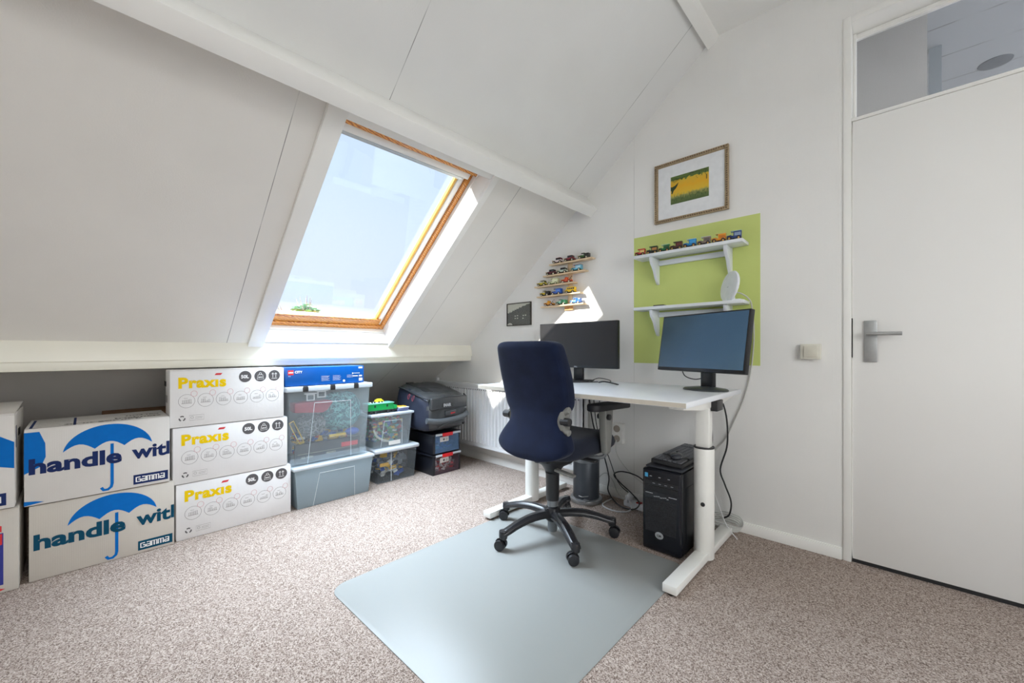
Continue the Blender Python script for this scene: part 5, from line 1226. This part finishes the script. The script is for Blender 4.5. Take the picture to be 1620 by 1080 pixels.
row = [(-1.160, 'van', 'red toy van leftmost on the upper white shelf', (176, 30, 36), (170, 34, 40), (40, 30, 30), (220, 190, 120), .058),
       (-1.083, 'van', 'toy van with dark green roof beside the red one on the upper white shelf', (30, 44, 34), (40, 90, 56), (34, 30, 28), (170, 120, 60), .062),
       (-1.008, 'van', 'bright green sided toy van, third from left on the upper white shelf', (30, 110, 60), (190, 210, 180), (34, 34, 30), (26, 70, 44), .060),
       (-.935, 'van', 'dark brown toy van with greenish roof on the upper white shelf', (70, 40, 30), (60, 66, 50), (30, 26, 26), (96, 40, 34), .064),
       (-.858, 'van', 'bright blue toy van with pale roof in the middle of the upper white shelf', (30, 130, 190), (190, 214, 210), (40, 40, 60), (60, 150, 210), .066),
       (-.780, 'van', 'grey brown toy van between the blue and orange ones on the upper shelf', (130, 116, 104), (200, 206, 190), (40, 36, 40), (96, 84, 84), .064),
       (-.703, 'van', 'orange toy van near the right of the upper white shelf', (214, 140, 30), (206, 190, 120), (60, 40, 40), (190, 110, 20), .066),
       (-.627, 'van', 'navy blue toy van at the right end of the upper white shelf', (40, 64, 120), (150, 180, 180), (30, 34, 60), (130, 150, 180), .066)]
for x, k, lb, bd, rf, fd, tm, ln in row:
    t = toy(k, lb, x, -.096, zz, ln * 1.12, bd, rf, fd, tm, GW, rz=radians(9), hub=m_gold); t.scale = (1, 1.15, 1.3)
GS = 'toy cars on the thin wooden shelves'
cars = [(0, -1.842, 'saloon', 'white toy car with maroon roof at the left of the topmost thin shelf', (226, 214, 214), (90, 30, 40), (60, 26, 30), BLK),
        (0, -1.735, 'saloon', 'dark red toy car in the middle of the topmost thin shelf', (140, 30, 40), (70, 22, 28), (50, 24, 26), BLK),
        (0, -1.612, 'truck', 'green and black toy truck at the right of the topmost thin shelf', (60, 110, 56), BLK, (30, 40, 26), (40, 36, 30)),
        (1, -1.905, 'saloon', 'black and maroon toy car at the left of the second thin shelf', (90, 30, 36), BLK, (40, 26, 28), BLK),
        (1, -1.800, 'saloon', 'pale green toy car with dark roof on the second thin shelf', (200, 214, 196), (70, 76, 66), (60, 66, 60), BLK),
        (1, -1.675, 'van', 'light blue toy van with dark red roof on the second thin shelf', (110, 180, 206), (110, 26, 56), (30, 110, 110), (170, 206, 220)),
        (2, -1.995, 'tourer', 'olive yellow open toy car at the left of the middle thin shelf', (206, 190, 70), (80, 76, 30), (66, 60, 26), BLK),
        (2, -1.885, 'van', 'pale cream green toy van in the middle of the middle thin shelf', (214, 218, 176), (196, 200, 150), (170, 176, 130), (224, 226, 190)),
        (2, -1.762, 'tow', 'orange red toy tow truck with black crane on the middle thin shelf', (214, 84, 30), (190, 60, 30), (150, 50, 36), BLK),
        (3, -1.965, 'truck', 'black toy truck with yellow cab on the fourth thin shelf', (214, 190, 40), (40, 36, 24), (34, 28, 24), BLK),
        (3, -1.855, 'van', 'blue toy van in the middle of the fourth thin shelf', (40, 96, 196), (30, 60, 150), (40, 56, 110), (80, 130, 214)),
        (3, -1.728, 'bus', 'bright yellow toy bus at the right of the fourth thin shelf', (240, 196, 10), (236, 200, 30), (90, 76, 40), BLK),
        (4, -1.925, 'tow', 'amber toy tow truck with brown front on the lowest thin shelf', (226, 160, 40), (120, 60, 30), (110, 50, 40), BLK),
        (4, -1.812, 'truck', 'green and pale teal toy truck in the middle of the lowest thin shelf', (130, 190, 160), (40, 120, 80), (36, 76, 56), (60, 150, 100)),
        (4, -1.683, 'truck', 'light blue toy truck in the sunlight at the right of the lowest shelf', (120, 180, 236), (90, 150, 220), (70, 120, 200), (50, 110, 200))]
for r_, x, k, lb, bd, rf, fd, tm in cars:
    toy(k, lb, x, -.040, ply[r_][0] + .010, .090 if k != 'bus' else .086, bd, rf, fd, tm, GS, rz=radians(3))

# ================================================================== trees far outside the skylight
def leafy(name, label, c, rad, n, seed, col, hgt=6.5):
    t = thing(name, label, 'tree', (c[0], c[1], c[2] - hgt)); r = random.Random(seed)
    br = MB(); br.tube([(0, 0, 0), (.1, 0, hgt * .5), (0, .1, hgt - .1)], [.14, .10, .04], 8, 3)
    for i in range(14):
        a = r.uniform(0, 6.3); l = rad * r.uniform(.5, 1.0); z = hgt - rad * r.uniform(.2, 1.2)
        br.tube([(0, 0, z - .4), (l * .5 * cos(a), l * .5 * sin(a), z), (l * cos(a), l * sin(a), z + .5)], [.035, .02, .008], 5, 2)
    obj('branches', br, mat('bark', rgb(96, 84, 72), .9), t)
    if n:
        lf = MB()
        for i in range(n):
            d = Vector((r.gauss(0, 1), r.gauss(0, 1), r.gauss(0, 1))).normalized() * rad * r.uniform(.3, 1) ** .5
            p = Vector((d.x, d.y, hgt - rad * .4 + d.z * .8)); s_ = r.uniform(.05, .11); M = Matrix.Translation(p) @ Matrix.Rotation(r.uniform(0, 6), 4, 'Z') @ Matrix.Rotation(r.uniform(-1.2, 1.2), 4, 'X')
            lf.add([(-s_, 0, 0), (0, -s_ * .5, 0), (s_, 0, 0), (0, s_ * .5, 0)], [(0, 1, 2, 3)], M)
        obj('foliage', lf, mat('leaf_green', rgb(*col), .6), t, smooth=False)
    return t
def away(u, v, dist):
    s_, c_ = sin(YAW), cos(YAW); q = (u - 810) / F
    return Vector((0, CAMY, CAMH)) + Vector((-s_ + c_ * q, c_ + s_ * q, (HORIZON - v) / F)) * dist
leafy('leafy_tree', 'green leafy treetop just visible above the bottom rail of the skylight', away(484, 489, 13), .42, 900, 2, (70, 120, 60))
leafy('bare_tree', 'pale bare twiggy treetop beside the green one outside the skylight', away(458, 487, 17), .9, 0, 4, (90, 110, 60))
